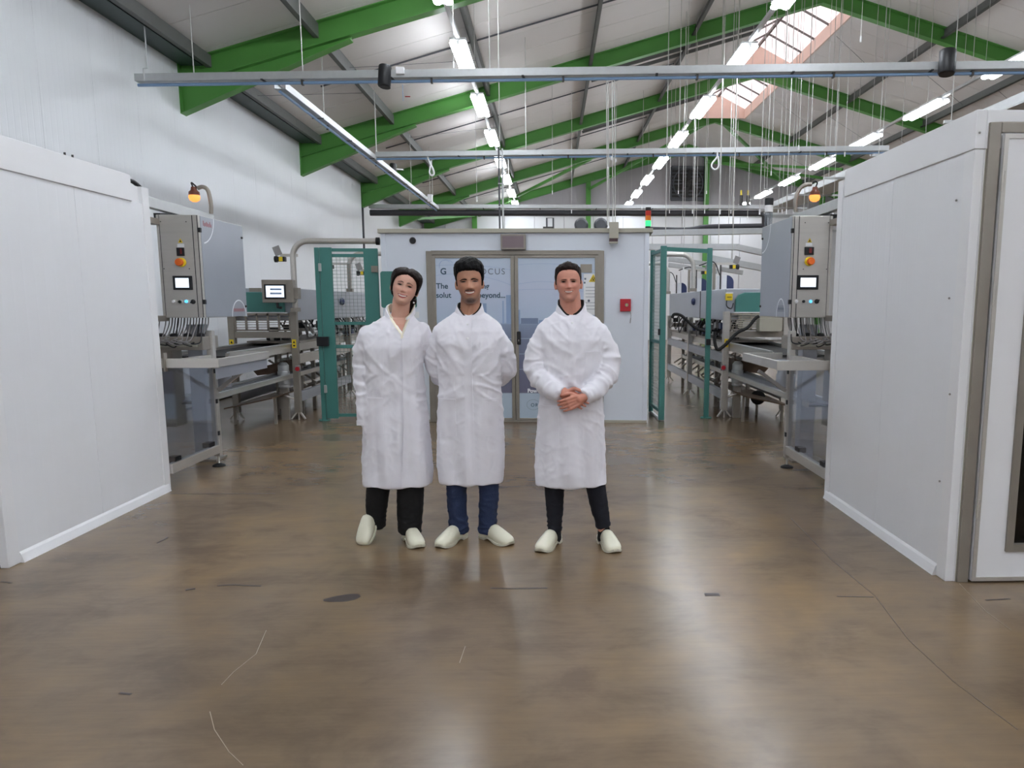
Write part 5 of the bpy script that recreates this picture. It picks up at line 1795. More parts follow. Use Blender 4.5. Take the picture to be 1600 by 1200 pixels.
class Person:
    def __init__(self, label, x, y):
        self.root = thing('person', label, 'person', (x, y, 0))
        self.T = Matrix.Translation((x, y, 0))

    def link(self, me, name, m, smooth=60, label=None, parent=None):
        me.transform(self.T)
        return finish(me, name, m, parent or self.root, smooth=smooth, label=label)

    def body(self, H, arms, hands, legs, skin, neck, chest, stub=None):
        self.H = H
        mb = MB()
        H.solid(mb)
        limb(mb, neck[0], neck[1], 20)
        loft(mb, chest, 36)
        for a in arms: limb(mb, *a)
        for h in hands: hand(mb, *h[0], **h[1])
        for l in legs: limb(mb, *l)
        me = remesh(mb, .0042, 1)
        self.bvh = BVHTree.FromPolygons([v.co.copy() for v in me.vertices], [p.vertices[:] for p in me.polygons])
        Mi = H.M.inverted()
        ca = me.color_attributes.new('tone', 'FLOAT_COLOR', 'POINT')
        k = H.hh / .235
        zlow = min((H.M @ Vector((0, 0, 0))).z - .12, 9)
        for i, v in enumerate(me.vertices):
            c = [1.0, 1.0, 1.0]
            if v.co.z > zlow:
                p = Mi @ v.co
                t, X = p.z / H.hh, p.x / k
                if p.y < 0:
                    red = .55 * (gs(X - .045, .018) + gs(X + .045, .018)) * gs(t - .40, .08) + .5 * gs(X, .014) * gs(t - .385, .05)
                    c = [1 + .02 * red, 1 - .14 * red, 1 - .13 * red]
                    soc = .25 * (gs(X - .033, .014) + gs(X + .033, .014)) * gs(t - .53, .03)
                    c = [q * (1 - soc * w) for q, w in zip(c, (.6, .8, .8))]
                    if stub:
                        s = stub(X, t)
                        c = [q * (1 - s * w) for q, w in zip(c, (.93, .92, .88))]
            elif v.co.z < zlow and v.co.z > .6:
                c = [.96, .88, .86]
            ca.data[i].color = (*c, 1)
        m = mat('skin', skin, .5, vary=.04, vscale=14, bump=.08, bscale=160, attr='tone')
        m.node_tree.nodes['Principled BSDF'].inputs['Subsurface Weight'].default_value = .08
        m.node_tree.nodes['Principled BSDF'].inputs['Subsurface Radius'].default_value = (.012, .005, .003)
        return self.link(me, 'body', m)

    def facehit(self, x, z):
        M = self.H.M
        o = M @ Vector((x, -.3, z))
        d = (M.to_3x3() @ Vector((0, 1, 0))).normalized()
        r = self.bvh.ray_cast(o, d, .4)
        if r[0] is None: return None
        return r[0], -d

    def face(self, eye_t=.525, ex=.033, ew=.0135, eo=.0042, brow_t=.60, bth=.0055, mouth_t=.262, mw=.030, lipc=(168, 92, 88), browm=None, teeth_h=.0062, arch=.004, smile=.0085, lip=1.0, slant=0.0):
        H = self.H
        k = H.hh / .235
        hh = H.hh
        for s in (-1, 1):
            cx, cz = s * ex * k, eye_t * hh

            def lid(u, up, w=ew, c=cx, z=cz):
                q = 2 * u - 1
                h = (eo if up else -eo * .55) * (1 - q * q) ** .75
                return c + q * w * k, z + h * k + slant * s * q * .001

            def eyef(u, v, w=ew):
                a, b = lid(u, False), lid(u, True)
                return a[0], a[1] + (b[1] - a[1]) * v

            p = sheet(eyef, 10, 4, self.facehit, .0012, .004)
            if p:
                e = self.link(p.mesh(), 'eye', M_eyew)

                def irisf(u, v):
                    q = .5 + (u - .5) * .72
                    a, b = lid(q, False), lid(q, True)
                    return a[0], a[1] + (b[1] - a[1]) * v
                p = sheet(irisf, 6, 4, self.facehit, .0018, .003)
                if p: self.link(p.mesh(), 'iris', M_iris, parent=e)

            def lashf(u, v):
                a = lid(u, True, ew * 1.08)
                return a[0], a[1] + (v - .25) * .0026 * k
            p = sheet(lashf, 10, 1, self.facehit, .0024, .005)
            if p: self.link(p.mesh(), 'eyelash', M_lash)

            def browf(u, v):
                q = u if s > 0 else 1 - u
                x = s * (.0115 + .041 * q) * k
                z = brow_t * hh + arch * k * sin(pi * min(1, q * 1.12)) - .0035 * k * q
                t = bth * k * (1 - .62 * q) * (.75 + .25 * min(1, q * 5))
                return x, z + (v - .5) * t
            p = sheet(browf, 12, 2, self.facehit, .002, .005)
            if p: self.link(p.mesh(), 'eyebrow', browm)
        lipm = mat('lips', lipc, .45, vary=.04)
        mz = mouth_t * hh

        def mouth(lo, hi):
            def fn(u, v):
                q = 2 * u - 1
                g = max(0, 1 - q * q)
                zc = mz + smile * k * q * q
                a = zc + lo * k * g ** (.7 if abs(lo) > .008 else .55)
                b = zc + hi * k * g ** (.7 if abs(hi) > .008 else .55)
                return q * mw * k, a + (b - a) * v
            return fn
        T = teeth_h
        p = sheet(mouth(-T * .9, T * .75), 16, 3, self.facehit, .0006, .004)
        if p: self.link(p.mesh(), 'teeth', M_teeth)
        p = sheet(mouth(T * .7, T * .7 + .0042 * lip), 16, 2, self.facehit, .0024, .006)
        if p: self.link(p.mesh(), 'lip', lipm)
        p = sheet(mouth(-T * .85 - .0062 * lip, -T * .85), 16, 2, self.facehit, .0026, .006)
        if p: self.link(p.mesh(), 'lip', lipm)
        for s in (-1, 1):                                  # dark corners of the open smile
            def corner(u, v):
                q = s * (.80 + .22 * u)
                return q * mw * k, mz + smile * k * q * q + (v - .5) * .0055 * k * (1 - u * .7)
            p = sheet(corner, 4, 2, self.facehit, .0012, .004)
            if p: self.link(p.mesh(), 'mouth_corner', mat('mouth_inside', (84, 38, 36), .5))

    def hair(self, m, line, thick, seed=0, rough=.004, sw=.035):
        H = self.H

        def off(p, t, th):
            phi = abs(math.degrees(atan2(abs(p.x), -p.y)))
            a = lerp_table(line, phi)[0]
            wob = .012 * noise.noise(Vector((th * 7, t * 5, seed)))
            k = max(0, min(1, (t - a + wob) / sw + .35))
            k = k * k * (3 - 2 * k)
            st = noise.noise(Vector((p.x * 70 + seed, p.y * 70, p.z * 16))) + .6 * noise.noise(Vector((p.x * 160, p.y * 160, p.z * 30 + seed)))
            return -.012 * (1 - k) + k * (thick(p, t, phi) + rough * st)
        mb = MB()
        H.grid(mb, off, 96, 132)
        return self.link(mb.mesh(), 'hair', m, smooth=80)

    def coat(self, rings, sleeves, seed, vneck=None, fold=1.35, voxel=.0075):
        mb = MB()
        loft(mb, rings, 56)
        for s in sleeves: limb(mb, s[0], s[1], 20, 8, True, False)
        me = remesh(mb, voxel, 3)
        zs = [r[0] for r in rings]
        zh, ztop = min(zs), max(zs)
        axes = [curve(s[0], 8) for s in sleeves]
        rad = [max(s[1]) for s in sleeves]
        cx0 = {}
        N = noise.noise
        nrm = [v.normal.copy() for v in me.vertices]
        for i, v in enumerate(me.vertices):
            p = v.co
            best, bs, bl = 9, 0, 0
            for a, r in zip(axes, rad):
                L = 0
                for q0, q1 in zip(a[:-1], a[1:]):
                    d = q1 - q0
                    l = d.length
                    t = max(0, min(1, (p - q0).dot(d) / (l * l)))
                    dist = (p - q0 - d * t).length / r
                    if dist < best: best, bs = dist, L + t * l
                    L += l
            arm = max(0, min(1, (1.35 - best) / .3)) if best < 1.35 else 0
            if p.z > 1.30: arm *= max(0, min(1, (1.42 - p.z) / .12))
            h = (ztop - p.z) / (ztop - zh)
            S = Vector((seed, seed * .7, 0))
            # long drape folds, deeper towards the hem
            n1 = N(Vector((p.x * 13, p.y * 9, p.z * 1.2)) + S)
            n2 = N(Vector((p.x * 24, p.y * 18, p.z * 5)) + S * 2)
            cr = 1 - abs(N(Vector((p.x * 9 + p.z * 6, p.y * 9, p.z * 9 - p.x * 5)) + S * 3)) * 2.4
            cr2 = 1 - abs(N(Vector((p.x * 17 - p.z * 9, p.y * 14, p.z * 15 + p.x * 8)) + S * 4)) * 2.4
            al = (.85 if p.x > 0 else -.85) * (1 if p.z > 1.08 else -.6)
            uu, vv = p.x * cos(al) + p.z * sin(al), -p.x * sin(al) + p.z * cos(al)
            dg = 1 - abs(N(Vector((uu * 3.2, vv * 15, p.y * 4)) + S * 7)) * 2.6
            d = (.004 + .022 * h) * n1 + .0018 * n2 + .0022 * max(0, cr2) ** 3 + .0062 * max(0, dg) ** 2.4 * (.35 + .65 * gs(p.z - 1.28, .12) + .8 * gs(p.z - .98, .12))
            if arm > 0:
                w = N(Vector((bs * 26, p.x * 5, p.y * 7)) + S * 5)
                w2 = 1 - abs(N(Vector((bs * 17, p.x * 11 + p.z * 6, p.y * 9)) + S * 6)) * 2.2
                e = gs(bs - .29, .10)
                d = d * (1 - arm) + arm * ((.004 + .006 * e) * w + (.004 + .007 * e) * max(0, w2) ** 2 - .002)
            d *= .35 + .65 * min(1, (p.z - zh) / .10)
            if p.z > ztop - .06: d *= max(0, (ztop - p.z) / .06)
            v.co = p + nrm[i] * d * fold
            if vneck:
                vx, vz, slopeL, slopeR, dep = vneck
                q = v.co
                if q.z > vz and q.y < .02:
                    xl, xr = vx - (q.z - vz) * slopeL, vx + (q.z - vz) * slopeR
                    k = min((q.x - xl) / .008, (xr - q.x) / .008, (q.z - vz) / .015)
                    if k > 0: v.co.y += dep * min(1, k)
        bm = bmesh.new()
        bm.from_mesh(me)
        bmesh.ops.smooth_vert(bm, verts=bm.verts, factor=.5, use_axis_x=True, use_axis_y=True, use_axis_z=True)
        bm.to_mesh(me)
        bm.free()
        me.update()
        self.cbvh = BVHTree.FromPolygons([v.co.copy() for v in me.vertices], [p.vertices[:] for p in me.polygons])
        c = self.link(me, 'lab_coat', M_coat, smooth=180)
        self.coat_o = c
        return c

    def coathit(self, x, z):
        r = self.cbvh.ray_cast(Vector((x, -.6, z)), Vector((0, 1, 0)), .9)
        if r[0] is None: return None
        n = (r[1] + Vector((0, -1.5, 0))).normalized()
        return r[0], n

    def patch(self, name, fn, nu, nv, off=.003, th=.006, m=None, parent=None):
        p = sheet(fn, nu, nv, self.coathit, off, th)
        if p is None: return None
        return self.link(p.mesh(), name, m or M_coat, smooth=60, parent=parent or self.coat_o)

    def pocket(self, x0, x1, z0, z1, slant=0):
        f = lambda u, v: (x0 + (x1 - x0) * u, z0 + (z1 - z0) * v + slant * u * v)
        self.patch('pocket', f, 10, 12, .0035, .007)
        g = lambda u, v: (x0 - .001 + (x1 - x0 + .002) * u, z1 - .016 + .017 * v + slant * u)
        self.patch('pocket_hem', g, 10, 2, .005, .008)

    def placket(self, xf, z0, z1, w, off=.004, buttons=(), name='placket'):
        f = lambda u, v: (xf(z0 + (z1 - z0) * v) + w * (u - .5), z0 + (z1 - z0) * v)
        self.patch(name, f, 4, 60, off, .008)
        for z in buttons:
            h = self.coathit(xf(z), z)
            if h:
                p, n = h
                mb = MB().lathe([(0, 0), (.0075, 0), (.0075, .002), (.005, .003), (0, .003)], p + n * .004, n, 12)
                self.link(mb.mesh(), 'button', M_white, parent=self.coat_o)

    def collar(self, name, c, a, bf, bk, zf, zb, hf, hb, gap, m, th=.006, lean=.010, cl=1, tilt=0, parent=None, wave=.002, label=None):
        """stand collar: phi 0 at the nape, +-pi at the throat"""
        n = 48
        lo, hi = [], []
        mb = MB()
        vs, fs = [], []
        g = pi - gap
        for i in range(n + 1):
            ph = -g + 2 * g * i / n
            fr = ((1 - cos(ph)) / 2) ** 3
            z0 = zb + (zf - zb) * fr
            hh = hb + (hf - hb) * fr
            x, y = sin(ph), cos(ph)
            ay = bk if y > 0 else bf
            r0 = Vector((c[0] + a * x + tilt * 0, c[1] + ay * y, z0))
            o = Vector((x, y * .8, 0)).normalized()
            wv = wave * sin(ph * 5)
            top = Vector((r0.x - o.x * lean * cl + tilt * hh, r0.y - o.y * lean * cl, z0 + hh + wv))
            for q in (r0, top, top + o * th, r0 + o * th): vs.append(q)
        for i in range(n):
            for k in range(4):
                fs.append((i * 4 + k, i * 4 + (k + 1) % 4, (i + 1) * 4 + (k + 1) % 4, (i + 1) * 4 + k))
        fs.append((0, 1, 2, 3))
        fs.append((n * 4 + 3, n * 4 + 2, n * 4 + 1, n * 4))
        mb.add(vs, fs)
        return self.link(mb.mesh(), name, m, smooth=50, parent=parent or self.root)

    def trousers(self, legs, hip, m, seed, voxel=.007, fold=1.0):
        mb = MB()
        loft(mb, hip, 40)
        for l in legs: limb(mb, l[0], l[1], 20, 8, True, False)
        me = remesh(mb, voxel, 2)
        nr = [v.normal.copy() for v in me.vertices]
        for i, v in enumerate(me.vertices):
            p = v.co
            lowk = max(0, 1 - (p.z - .08) / .25)
            cr = 1 - abs(noise.noise(Vector((p.x * 10, p.y * 10, p.z * 26 + seed)))) * 2.3
            d = .006 * noise.noise(Vector((p.x * 14 + seed, p.y * 14, p.z * 4))) + (.003 + .007 * lowk) * max(0, cr) ** 2
            v.co = p + nr[i] * d * fold
        me.update()
        return self.link(me, 'trousers', m, smooth=180)

    def clog(self, pos, yaw, pitch=0.0, L=.285, lift=0.0):
        st = [(0, .014, .014, .044), (.02, .026, .006, .060), (.07, .034, 0, .068), (.16, .037, 0, .066), (.26, .037, 0, .062), (.30, .036, .012, .066), (.36, .037, .016, .092), (.42, .040, .016, .108), (.50, .043, .012, .108),
              (.58, .047, .003, .099), (.68, .051, 0, .087), (.78, .052, 0, .075), (.87, .050, .002, .064), (.94, .043, .005, .054), (.98, .030, .009, .045), (1, .012, .016, .034)]
        n = 22
        vs, fs = [], []
        rows = 40
        for i in range(rows):
            s = i / (rows - 1)
            s = s if s < .85 else .85 + .15 * sin((s - .85) / .15 * pi / 2)
            hw, b, t = lerp_table(st, s)
            zc, hz = (b + t) / 2, (t - b) / 2
            for j in range(n):
                a = 2 * pi * j / n
                c, q = cos(a), sin(a)
                e = 2 / 3.4 if q < 0 else 2 / 2.3
                x = hw * math.copysign(abs(c) ** (2 / 2.6), c) * (1 if q < 0 else 1 - .12 * q)
                z = zc + hz * math.copysign(abs(q) ** e, q)
                vs.append(Vector((x, -(s - .25) * L, z)))
        for i in range(rows - 1):
            for j in range(n):
                fs.append((i * n + j, i * n + (j + 1) % n, (i + 1) * n + (j + 1) % n, (i + 1) * n + j))
        fs.append(tuple(reversed(range(n))))
        fs.append(tuple((rows - 1) * n + j for j in range(n)))
        Mx = Matrix.Translation((pos[0], pos[1], lift)) @ Matrix.Rotation(yaw, 4, 'Z') @ Matrix.Translation((0, -.62 * L, 0)) @ Matrix.Rotation(pitch, 4, 'X') @ Matrix.Translation((0, .62 * L, 0))
        me = MB().add(vs, fs).mesh()
        me.transform(Mx)
        o = self.link(me, 'clog', M_clog, smooth=60)
        # sole rand
        vs, fs = [], []
        prof = []
        for i in range(rows):
            s = i / (rows - 1)
            s = s if s < .85 else .85 + .15 * sin((s - .85) / .15 * pi / 2)
            hw, b, t = lerp_table(st, s)
            prof.append((-(s - .25) * L, hw + .0018, b))
        for (y, hw, b) in prof:
            for x, z in ((-hw, b - .0), (hw, b - .0), (hw, b + .013), (-hw, b + .013)):
                vs.append(Vector((x, y, z)))
        for i in range(rows - 1):
            for k in range(4):
                fs.append((i * 4 + k, i * 4 + (k + 1) % 4, (i + 1) * 4 + (k + 1) % 4, (i + 1) * 4 + k))
        fs.append((0, 1, 2, 3)); k = (rows - 1) * 4; fs.append((k + 3, k + 2, k + 1, k))
        me = MB().add(vs, fs).mesh()
        me.transform(Mx)
        self.link(me, 'sole', M_sole, smooth=40, parent=o)
        return o


def headM(x, y, z, yaw=0, roll=0, pitch=0):
    return Matrix.Translation((x, y, z)) @ Matrix.Rotation(yaw, 4, 'Z') @ Matrix.Rotation(roll, 4, 'Y') @ Matrix.Rotation(pitch, 4, 'X')


# ---------------------------------------------------------------- man in the middle
P2 = Person('man with thick black hair and goatee, in white lab coat and blue jeans', -.515, 4.82)
H2 = Head(.256, .080, headM(.018, .0, 1.508, radians(5), radians(-3), 0))


def stub2(X, t):
    m = .95 * gs(t - .315, .018) * max(0, min(1, (.031 - abs(X)) / .008)) * (1 if abs(X) > .003 else .6)
    g = 1.0 * gs(t - .075, .055) * gs(X, .022)
    j = .28 * (gs(abs(X) - .055, .016)) * gs(t - .2, .1) + .22 * gs(t - .12, .08) * (1 if abs(X) < .06 else .4)
    return min(.9, m + g + j)


arm_l = ([(-.15, .0, 1.315), (-.215, .055, 1.13), (-.09, .165, .985)], [.05, .04, .028])
arm_r = ([(.15, .0, 1.315), (.218, .055, 1.13), (.09, .165, .985)], [.05, .04, .028])
P2.body(H2, [arm_l, arm_r],
        [(((-.085, .168, .98), (.9, .05, -.35), (0, .3, 1), (0, 1, .3)), dict(curl=.4)), (((.085, .185, .975), (-.9, .05, -.3), (0, -1, 0), (0, 0, 1)), dict(curl=.4))],
        [([(-.095, 0, .9), (-.095, .0, .5), (-.085, .02, .06)], [.085, .06, .042]), ([(.105, 0, .9), (.105, .0, .5), (.095, .02, .06)], [.085, .06, .042]),
         ([(-.085, .03, .05), (-.15, -.10, .035)], [.03, .028]), ([(.095, .03, .05), (.19, -.08, .035)], [.03, .028])],
        (188, 138, 112), ([(.0, .03, 1.36), (.008, .02, 1.46), (.016, .015, 1.56)], [.072, .060, .060]),
        [(.85, 0, 0, .15, .10, .10, 2.3), (1.1, 0, 0, .145, .09, .09, 2.3), (1.3, 0, .005, .165, .095, .095, 2.4), (1.38, 0, .01, .15, .075, .085, 2.2), (1.44, 0, .02, .07, .06, .06, 2)], stub2)
M_hair2 = hairmat('black_hair', (10, 9, 11))
P2.face(eye_t=.52, ex=.0335, ew=.0150, eo=.0030, brow_t=.57, bth=.0075, mouth_t=.262, mw=.0305, lipc=(160, 92, 84), browm=M_hair2, teeth_h=.0058, smile=.0075, arch=.0045)
P2.hair(M_hair2, [(0, .775), (18, .775), (35, .745), (48, .70), (58, .62), (66, .50), (76, .42), (84, .42), (92, .56), (105, .50), (120, .33), (150, .20), (180, .18)],
        lambda p, t, phi: .0025 + .018 * max(0, min(1, (t - .58) / .34)) + .012 * gs(phi - 20, 40) * max(0, (t - .78) / .2) + .004 * max(0, p.x / .08), 3, .0055, .03)
P2.coat([(.385, 0, .0, .198, .135, .13, 2.6), (.60, 0, 0, .202, .135, .135, 2.6), (.82, 0, 0, .202, .13, .135, 2.6), (1.0, 0, 0, .193, .125, .125, 2.6), (1.15, 0, 0, .192, .128, .12, 2.6), (1.28, 0, 0, .205, .125, .12, 2.7),
         (1.34, 0, .005, .215, .11, .115, 2.5), (1.37, 0, .01, .208, .10, .108, 2.3), (1.405, .002, .014, .170, .085, .10, 2.1), (1.43, .003, .018, .132, .070, .09, 2), (1.453, .005, .024, .100, .052, .08, 2), (1.472, .006, .028, .079, .038, .07, 2)],
        [([(-.155, .0, 1.325), (-.214, .035, 1.20), (-.216, .065, 1.10), (-.145, .14, 1.02), (-.06, .175, .985)], [.066, .068, .066, .060, .052]),
         ([(.155, .0, 1.325), (.216, .035, 1.20), (.220, .065, 1.10), (.145, .14, 1.02), (.06, .175, .985)], [.066, .068, .066, .060, .052])], 2.3)
P2.placket(lambda z: .004 + .006 * (1.4 - z), .40, 1.415, .05, .0045, (1.385, 1.30))
P2.pocket(.062, .160, 1.105, 1.215)
P2.pocket(-.185, -.075, .70, .93, 0)
P2.pocket(.085, .185, .70, .93, 0)
for s in (-1, 1):
    P2.placket(lambda z, s=s: s * (.075 + .02 * (1.4 - z)), .95, 1.37, .006, .0015, (), 'seam')
P2.collar('coat_collar', (.006, .022), .084, .076, .074, 1.398, 1.470, .032, .042, .34, M_coat, .007, .012, parent=P2.coat_o)
P2.collar('undershirt_collar', (.006, .022), .075, .068, .068, 1.402, 1.482, .034, .036, .26, M_blackcloth, .005, .006)
P2.trousers([([(-.10, .0, .80), (-.098, -.01, .45), (-.098, .0, .27), (-.086, .02, .05)], [.088, .068, .062, .054]), ([(.10, .0, .80), (.108, -.01, .45), (.108, .0, .27), (.088, .02, .05)], [.088, .068, .063, .055])],
            [(.74, 0, 0, .16, .11, .11, 2.4), (.95, 0, 0, .15, .10, .10, 2.3)], M_denim, 4.0)
P2.clog((-.092, .02), radians(-27), L=.30)
P2.clog((.098, .02), radians(44), L=.30)

# ---------------------------------------------------------------- man on the right
P3 = Person('man with short brown hair and hands clasped before his white lab coat', .125, 4.70)
H3 = Head(.212, .077, headM(-.018, -.01, 1.524, radians(-1), radians(-2), 0))


def stub3(X, t):
    return .14 * gs(t - .12, .10) * (1 if t < .24 or abs(X) > .03 else .3)


P3.body(H3, [([(-.15, .0, 1.315), (-.225, -.02, 1.11), (-.05, -.165, .985)], [.05, .04, .03]), ([(.15, .0, 1.315), (.225, -.02, 1.11), (.075, -.185, .965)], [.05, .04, .03])],
        [(((-.06, -.168, .985), (.85, -.06, -.42), (.1, -1, .1), (.3, -.2, 1)), dict(curl=.25)),
         (((.050, -.205, .957), (-.86, -.12, -.36), (-.15, 1, .0), (-.35, .0, 1)), dict(curl=.42, spread=.05, scale=.96))],
        [([(-.11, 0, .9), (-.112, -.0, .5), (-.112, .015, .06)], [.085, .056, .032]), ([(.10, 0, .9), (.145, -.0, .5), (.198, .0, .06)], [.07, .046, .031]),
         ([(-.112, .02, .05), (-.16, -.11, .035)], [.028, .026]), ([(.2, .0, .05), (.235, -.13, .035)], [.028, .026])],
        (212, 150, 130), ([(.0, .03, 1.36), (-.005, .018, 1.46), (-.014, .012, 1.56)], [.075, .064, .064]),
        [(.85, 0, 0, .15, .10, .10, 2.3), (1.1, 0, 0, .145, .09, .09, 2.3), (1.3, 0, .005, .165, .095, .095, 2.4), (1.38, 0, .01, .15, .075, .085, 2.2), (1.44, 0, .02, .07, .06, .06, 2)], stub3)
M_hair3 = hairmat('short_brown_hair', (40, 30, 28))
P3.face(eye_t=.535, ex=.0335, ew=.0145, eo=.0042, brow_t=.597, bth=.0058, mouth_t=.258, mw=.030, lipc=(176, 108, 100), browm=mat('brown_eyebrow', (104, 72, 60), .7), teeth_h=.0052, smile=.0070, arch=.003, lip=.9)
P3.hair(M_hair3, [(0, .865), (20, .86), (34, .83), (44, .76), (54, .66), (64, .56), (76, .46), (86, .46), (94, .58), (106, .50), (125, .32), (180, .22)],
        lambda p, t, phi: .0035 + .010 * max(0, min(1, (t - .78) / .18)) + .012 * gs(phi, 38) * max(0, min(1, (t - .84) / .08)), 8, .0045, .028)
P3.coat([(.395, -.005, .0, .222, .145, .135, 2.6), (.60, -.002, 0, .212, .142, .135, 2.6), (.80, 0, 0, .198, .135, .13, 2.6), (1.0, 0, 0, .182, .132, .125, 2.5), (1.15, 0, 0, .19, .132, .12, 2.6), (1.28, 0, 0, .205, .125, .12, 2.7),
         (1.345, 0, .005, .215, .11, .115, 2.5), (1.375, 0, .01, .207, .10, .108, 2.3), (1.41, -.002, .014, .170, .085, .10, 2.1), (1.435, -.003, .018, .134, .070, .09, 2), (1.458, -.005, .024, .102, .052, .08, 2), (1.477, -.006, .028, .081, .038, .07, 2)],
        [([(-.155, .0, 1.33), (-.212, -.005, 1.22), (-.213, -.035, 1.10), (-.14, -.12, 1.015), (-.062, -.165, .975)], [.068, .070, .070, .060, .052]),
         ([(.155, .0, 1.33), (.214, -.005, 1.22), (.215, -.04, 1.10), (.14, -.135, 1.005), (.062, -.195, .962)], [.068, .070, .070, .060, .054])], 7.1)
P3.placket(lambda z: -.004 + .03 * max(0, .9 - z), .405, .86, .06, .0055, (), 'front_flap')
P3.placket(lambda z: -.002, 1.02, 1.41, .045, .0045, (1.395,))
P3.pocket(.075, .165, 1.105, 1.225)
P3.pocket(-.195, -.085, .66, .90, 0)
P3.pocket(.085, .195, .66, .90, 0)
P3.collar('coat_collar', (-.004, .022), .089, .079, .078, 1.402, 1.474, .032, .048, .13, M_coat, .007, .010, parent=P3.coat_o)
P3.collar('black_inner_collar', (-.006, .020), .076, .064, .066, 1.406, 1.486, .040, .052, .15, M_blackcloth, .006, .002)
P3.trousers([([(-.10, .0, .80), (-.112, -.01, .45), (-.112, .0, .27), (-.110, .015, .085)], [.085, .065, .056, .045]), ([(.09, .0, .80), (.136, -.01, .45), (.166, .0, .27), (.198, .0, .115)], [.08, .062, .058, .043])],
            [(.74, 0, 0, .155, .11, .11, 2.4), (.95, 0, 0, .15, .10, .10, 2.3)], M_navycloth, 9.0, fold=.7)
for (x, y, z1) in ((-.111, .02, .12), (.20, .005, .095)):
    mb = MB()
    limb(mb, [(x, y, .04), (x, y, z1)], [.042, .039], 18, 3)
    P3.link(mb.mesh(), 'sock', M_sock)
P3.clog((-.115, .025), radians(-24))
P3.clog((.203, .01), radians(15))

# ---------------------------------------------------------------- woman on the left
P1 = Person('woman with tied back dark hair in white lab coat and wide black trousers', -.985, 4.82)
MH1 = headM(.060, -.012, 1.506, radians(8), radians(15), radians(-3))
H1 = Head(.207, .078, MH1, nose=.85, ear=True)
P1.body(H1, [([(-.14, .0, 1.30), (-.185, .02, 1.10), (-.178, -.03, .88)], [.045, .036, .026]), ([(.14, .02, 1.30), (.235, .10, 1.16), (.34, .20, 1.02)], [.045, .036, .026])],
        [(((-.176, -.035, .885), (.05, -.12, -1), (1, .2, 0), (0.1, -1, 0)), dict(curl=.2, scale=.92)), (((.35, .205, 1.01), (.9, .1, -.3), (0, -1, 0), (0, 0, 1)), dict(curl=.3, scale=.92))],
        [([(-.09, 0, .9), (-.115, -.02, .5), (-.155, .05, .12)], [.085, .055, .036]), ([(.07, 0, .9), (.075, -.0, .5), (.065, .01, .06)], [.085, .055, .036]),
         ([(-.150, .06, .14), (-.155, .05, .10)], [.024, .022]), ([(.065, .01, .05), (.105, -.12, .035)], [.028, .026])],
        (216, 168, 148), ([(.022, .025, 1.34), (.045, .018, 1.43), (.06, .012, 1.53)], [.066, .054, .054]),
        [(.85, 0, 0, .15, .10, .11, 2.3), (1.05, 0, 0, .125, .085, .09, 2.3), (1.24, .005, -.005, .145, .10, .09, 2.4), (1.34, .012, .005, .14, .078, .085, 2.2), (1.42, .035, .018, .07, .058, .06, 2)])
M_hair1 = hairmat('dark_brown_hair', (30, 20, 18))
P1.face(eye_t=.535, ex=.034, ew=.0152, eo=.0046, brow_t=.62, bth=.0050, mouth_t=.232, mw=.0335, lipc=(178, 72, 78), browm=M_hair1, teeth_h=.0072, smile=.0095, arch=.0055, lip=1.35)
P1.hair(M_hair1, [(0, .865), (10, .85), (24, .815), (38, .75), (50, .655), (60, .55), (70, .43), (84, .34), (110, .24), (135, .14), (180, .08)],
        lambda p, t, phi: .008 + .010 * max(0, min(1, (t - .55) / .35)) + .006 * gs(phi - 95, 30) - .007 * gs(p.x, .006) * (1 if p.y < .02 else .2), 5, .0016, .03)
mb = MB()
bunp = MH1.inverted() @ (at(641, 471, Y=4.87) - Vector((-.985, 4.82, 0)))
limb(mb, [MH1 @ Vector((.015, .085, .09)), MH1 @ Vector((.04, .085, .03)), at(642, 470, Y=4.88) - Vector((-.985, 4.82, 0)), at(637, 486, Y=4.89) - Vector((-.985, 4.82, 0))], [.045, .042, .036, .022], 18)
me = remesh(mb, .004, 1)
for v in me.vertices:
    v.co += v.normal * .004 * noise.noise(Vector((v.co.x * 90, v.co.y * 90, v.co.z * 25)))
P1.link(me, 'tied_hair', M_hair1)
mb = MB().ell(at(646.5, 473, Y=4.79) - Vector((-.985, 4.82, 0)), (.0055, .0055, .0055), 12, 8)
P1.link(mb.mesh(), 'pearl_earring', M_white)
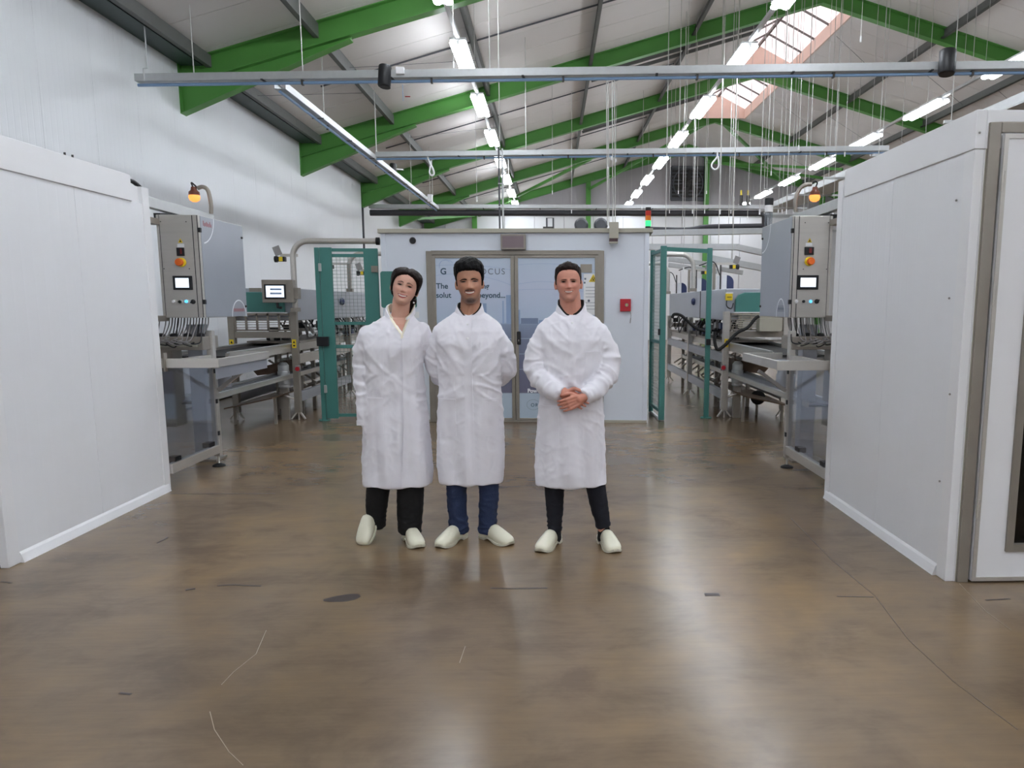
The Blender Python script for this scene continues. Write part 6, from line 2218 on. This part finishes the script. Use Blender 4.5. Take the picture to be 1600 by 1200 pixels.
P1.coat([(.372, .0, .0, .212, .135, .135, 2.6), (.60, -.002, 0, .205, .135, .135, 2.6), (.80, -.004, 0, .198, .13, .135, 2.6), (.95, -.004, 0, .188, .122, .125, 2.5), (1.10, 0, 0, .178, .125, .118, 2.5), (1.24, .002, -.005, .185, .128, .115, 2.5),
         (1.32, .006, .005, .198, .11, .112, 2.5), (1.355, .010, .01, .188, .098, .103, 2.3), (1.385, .020, .014, .157, .085, .095, 2.1), (1.41, .030, .018, .122, .070, .086, 2), (1.433, .040, .024, .092, .052, .078, 2), (1.45, .046, .028, .074, .038, .068, 2)],
        [([(-.145, .0, 1.315), (-.185, .012, 1.21), (-.190, .012, 1.07), (-.182, -.012, .92), (-.177, -.03, .76)], [.064, .066, .061, .058, .057]),
         ([(.165, .02, 1.325), (.21, .07, 1.20), (.26, .13, 1.12), (.33, .19, 1.04)], [.072, .064, .058, .052])], 4.4, vneck=(.078, 1.325, .75, .30, .034))
xl1 = lambda z: .083 - .006 * (1.33 - z) / .3 + .035 * max(0, .75 - z) * -1
P1.patch('front_flap', lambda u, v: (xl1(.385 + .92 * v) + .075 * u, .385 + .92 * v), 10, 70, lambda u, v: .016 * (1 - u) ** 1.5 + .0005, .014)
P1.pocket(-.145, -.045, .72, .94, .0)
P1.pocket(.105, .165, 1.09, 1.18)
P1.patch('seam', lambda u, v: (-.05 + .02 * v + .006 * u, .95 + .35 * v), 1, 24, .0012, .004)
# cuff band of the hanging sleeve
for (a, r) in (((-.177, -.03, .760), .0552),):
    P1.link(MB().lathe([(r, 0), (r + .002, .0), (r + .0025, .03), (r + .001, .03)], a, (-.02, .1, 1), 28).mesh(), 'cuff_hem', M_coat, parent=P1.coat_o)
P1.collar('coat_collar', (.046, .022), .086, .070, .080, 1.392, 1.456, .006, .050, .62, M_coat, .008, .004, tilt=.1, parent=P1.coat_o, wave=.003)
P1.collar('shirt_collar', (.050, .020), .075, .062, .068, 1.400, 1.462, .008, .048, .50, M_shirt, .006, -.004, tilt=.15, wave=.003)
# shirt edges inside the open neck
for s, x0, x1 in ((-1, .0, 0), (1, 0, 0)):
    def shirt(u, v, s=s):
        z = 1.30 + .125 * v
        w = (.75 if s < 0 else .30) * max(0, z - 1.315)
        xe = .078 + s * w
        return xe - s * (.0 + .012 * u) + s * .004, z
    P1.patch('shirt_front', shirt, 4, 12, .008, .012, M_shirt, parent=P1.root)
P1.trousers([([(-.085, .0, .80), (-.108, -.015, .45), (-.140, .02, .25), (-.158, .05, .085)], [.088, .074, .070, .056]), ([(.075, .0, .80), (.082, -.01, .45), (.076, .0, .25), (.068, .005, .055)], [.09, .088, .084, .072])],
            [(.74, 0, 0, .155, .11, .11, 2.4), (.95, 0, 0, .15, .10, .10, 2.3)], M_blackcloth, 2.0, fold=.6)
P1.clog((-.135, .115), radians(-24), pitch=radians(46), lift=.012)
P1.clog((.062, .01), radians(26))
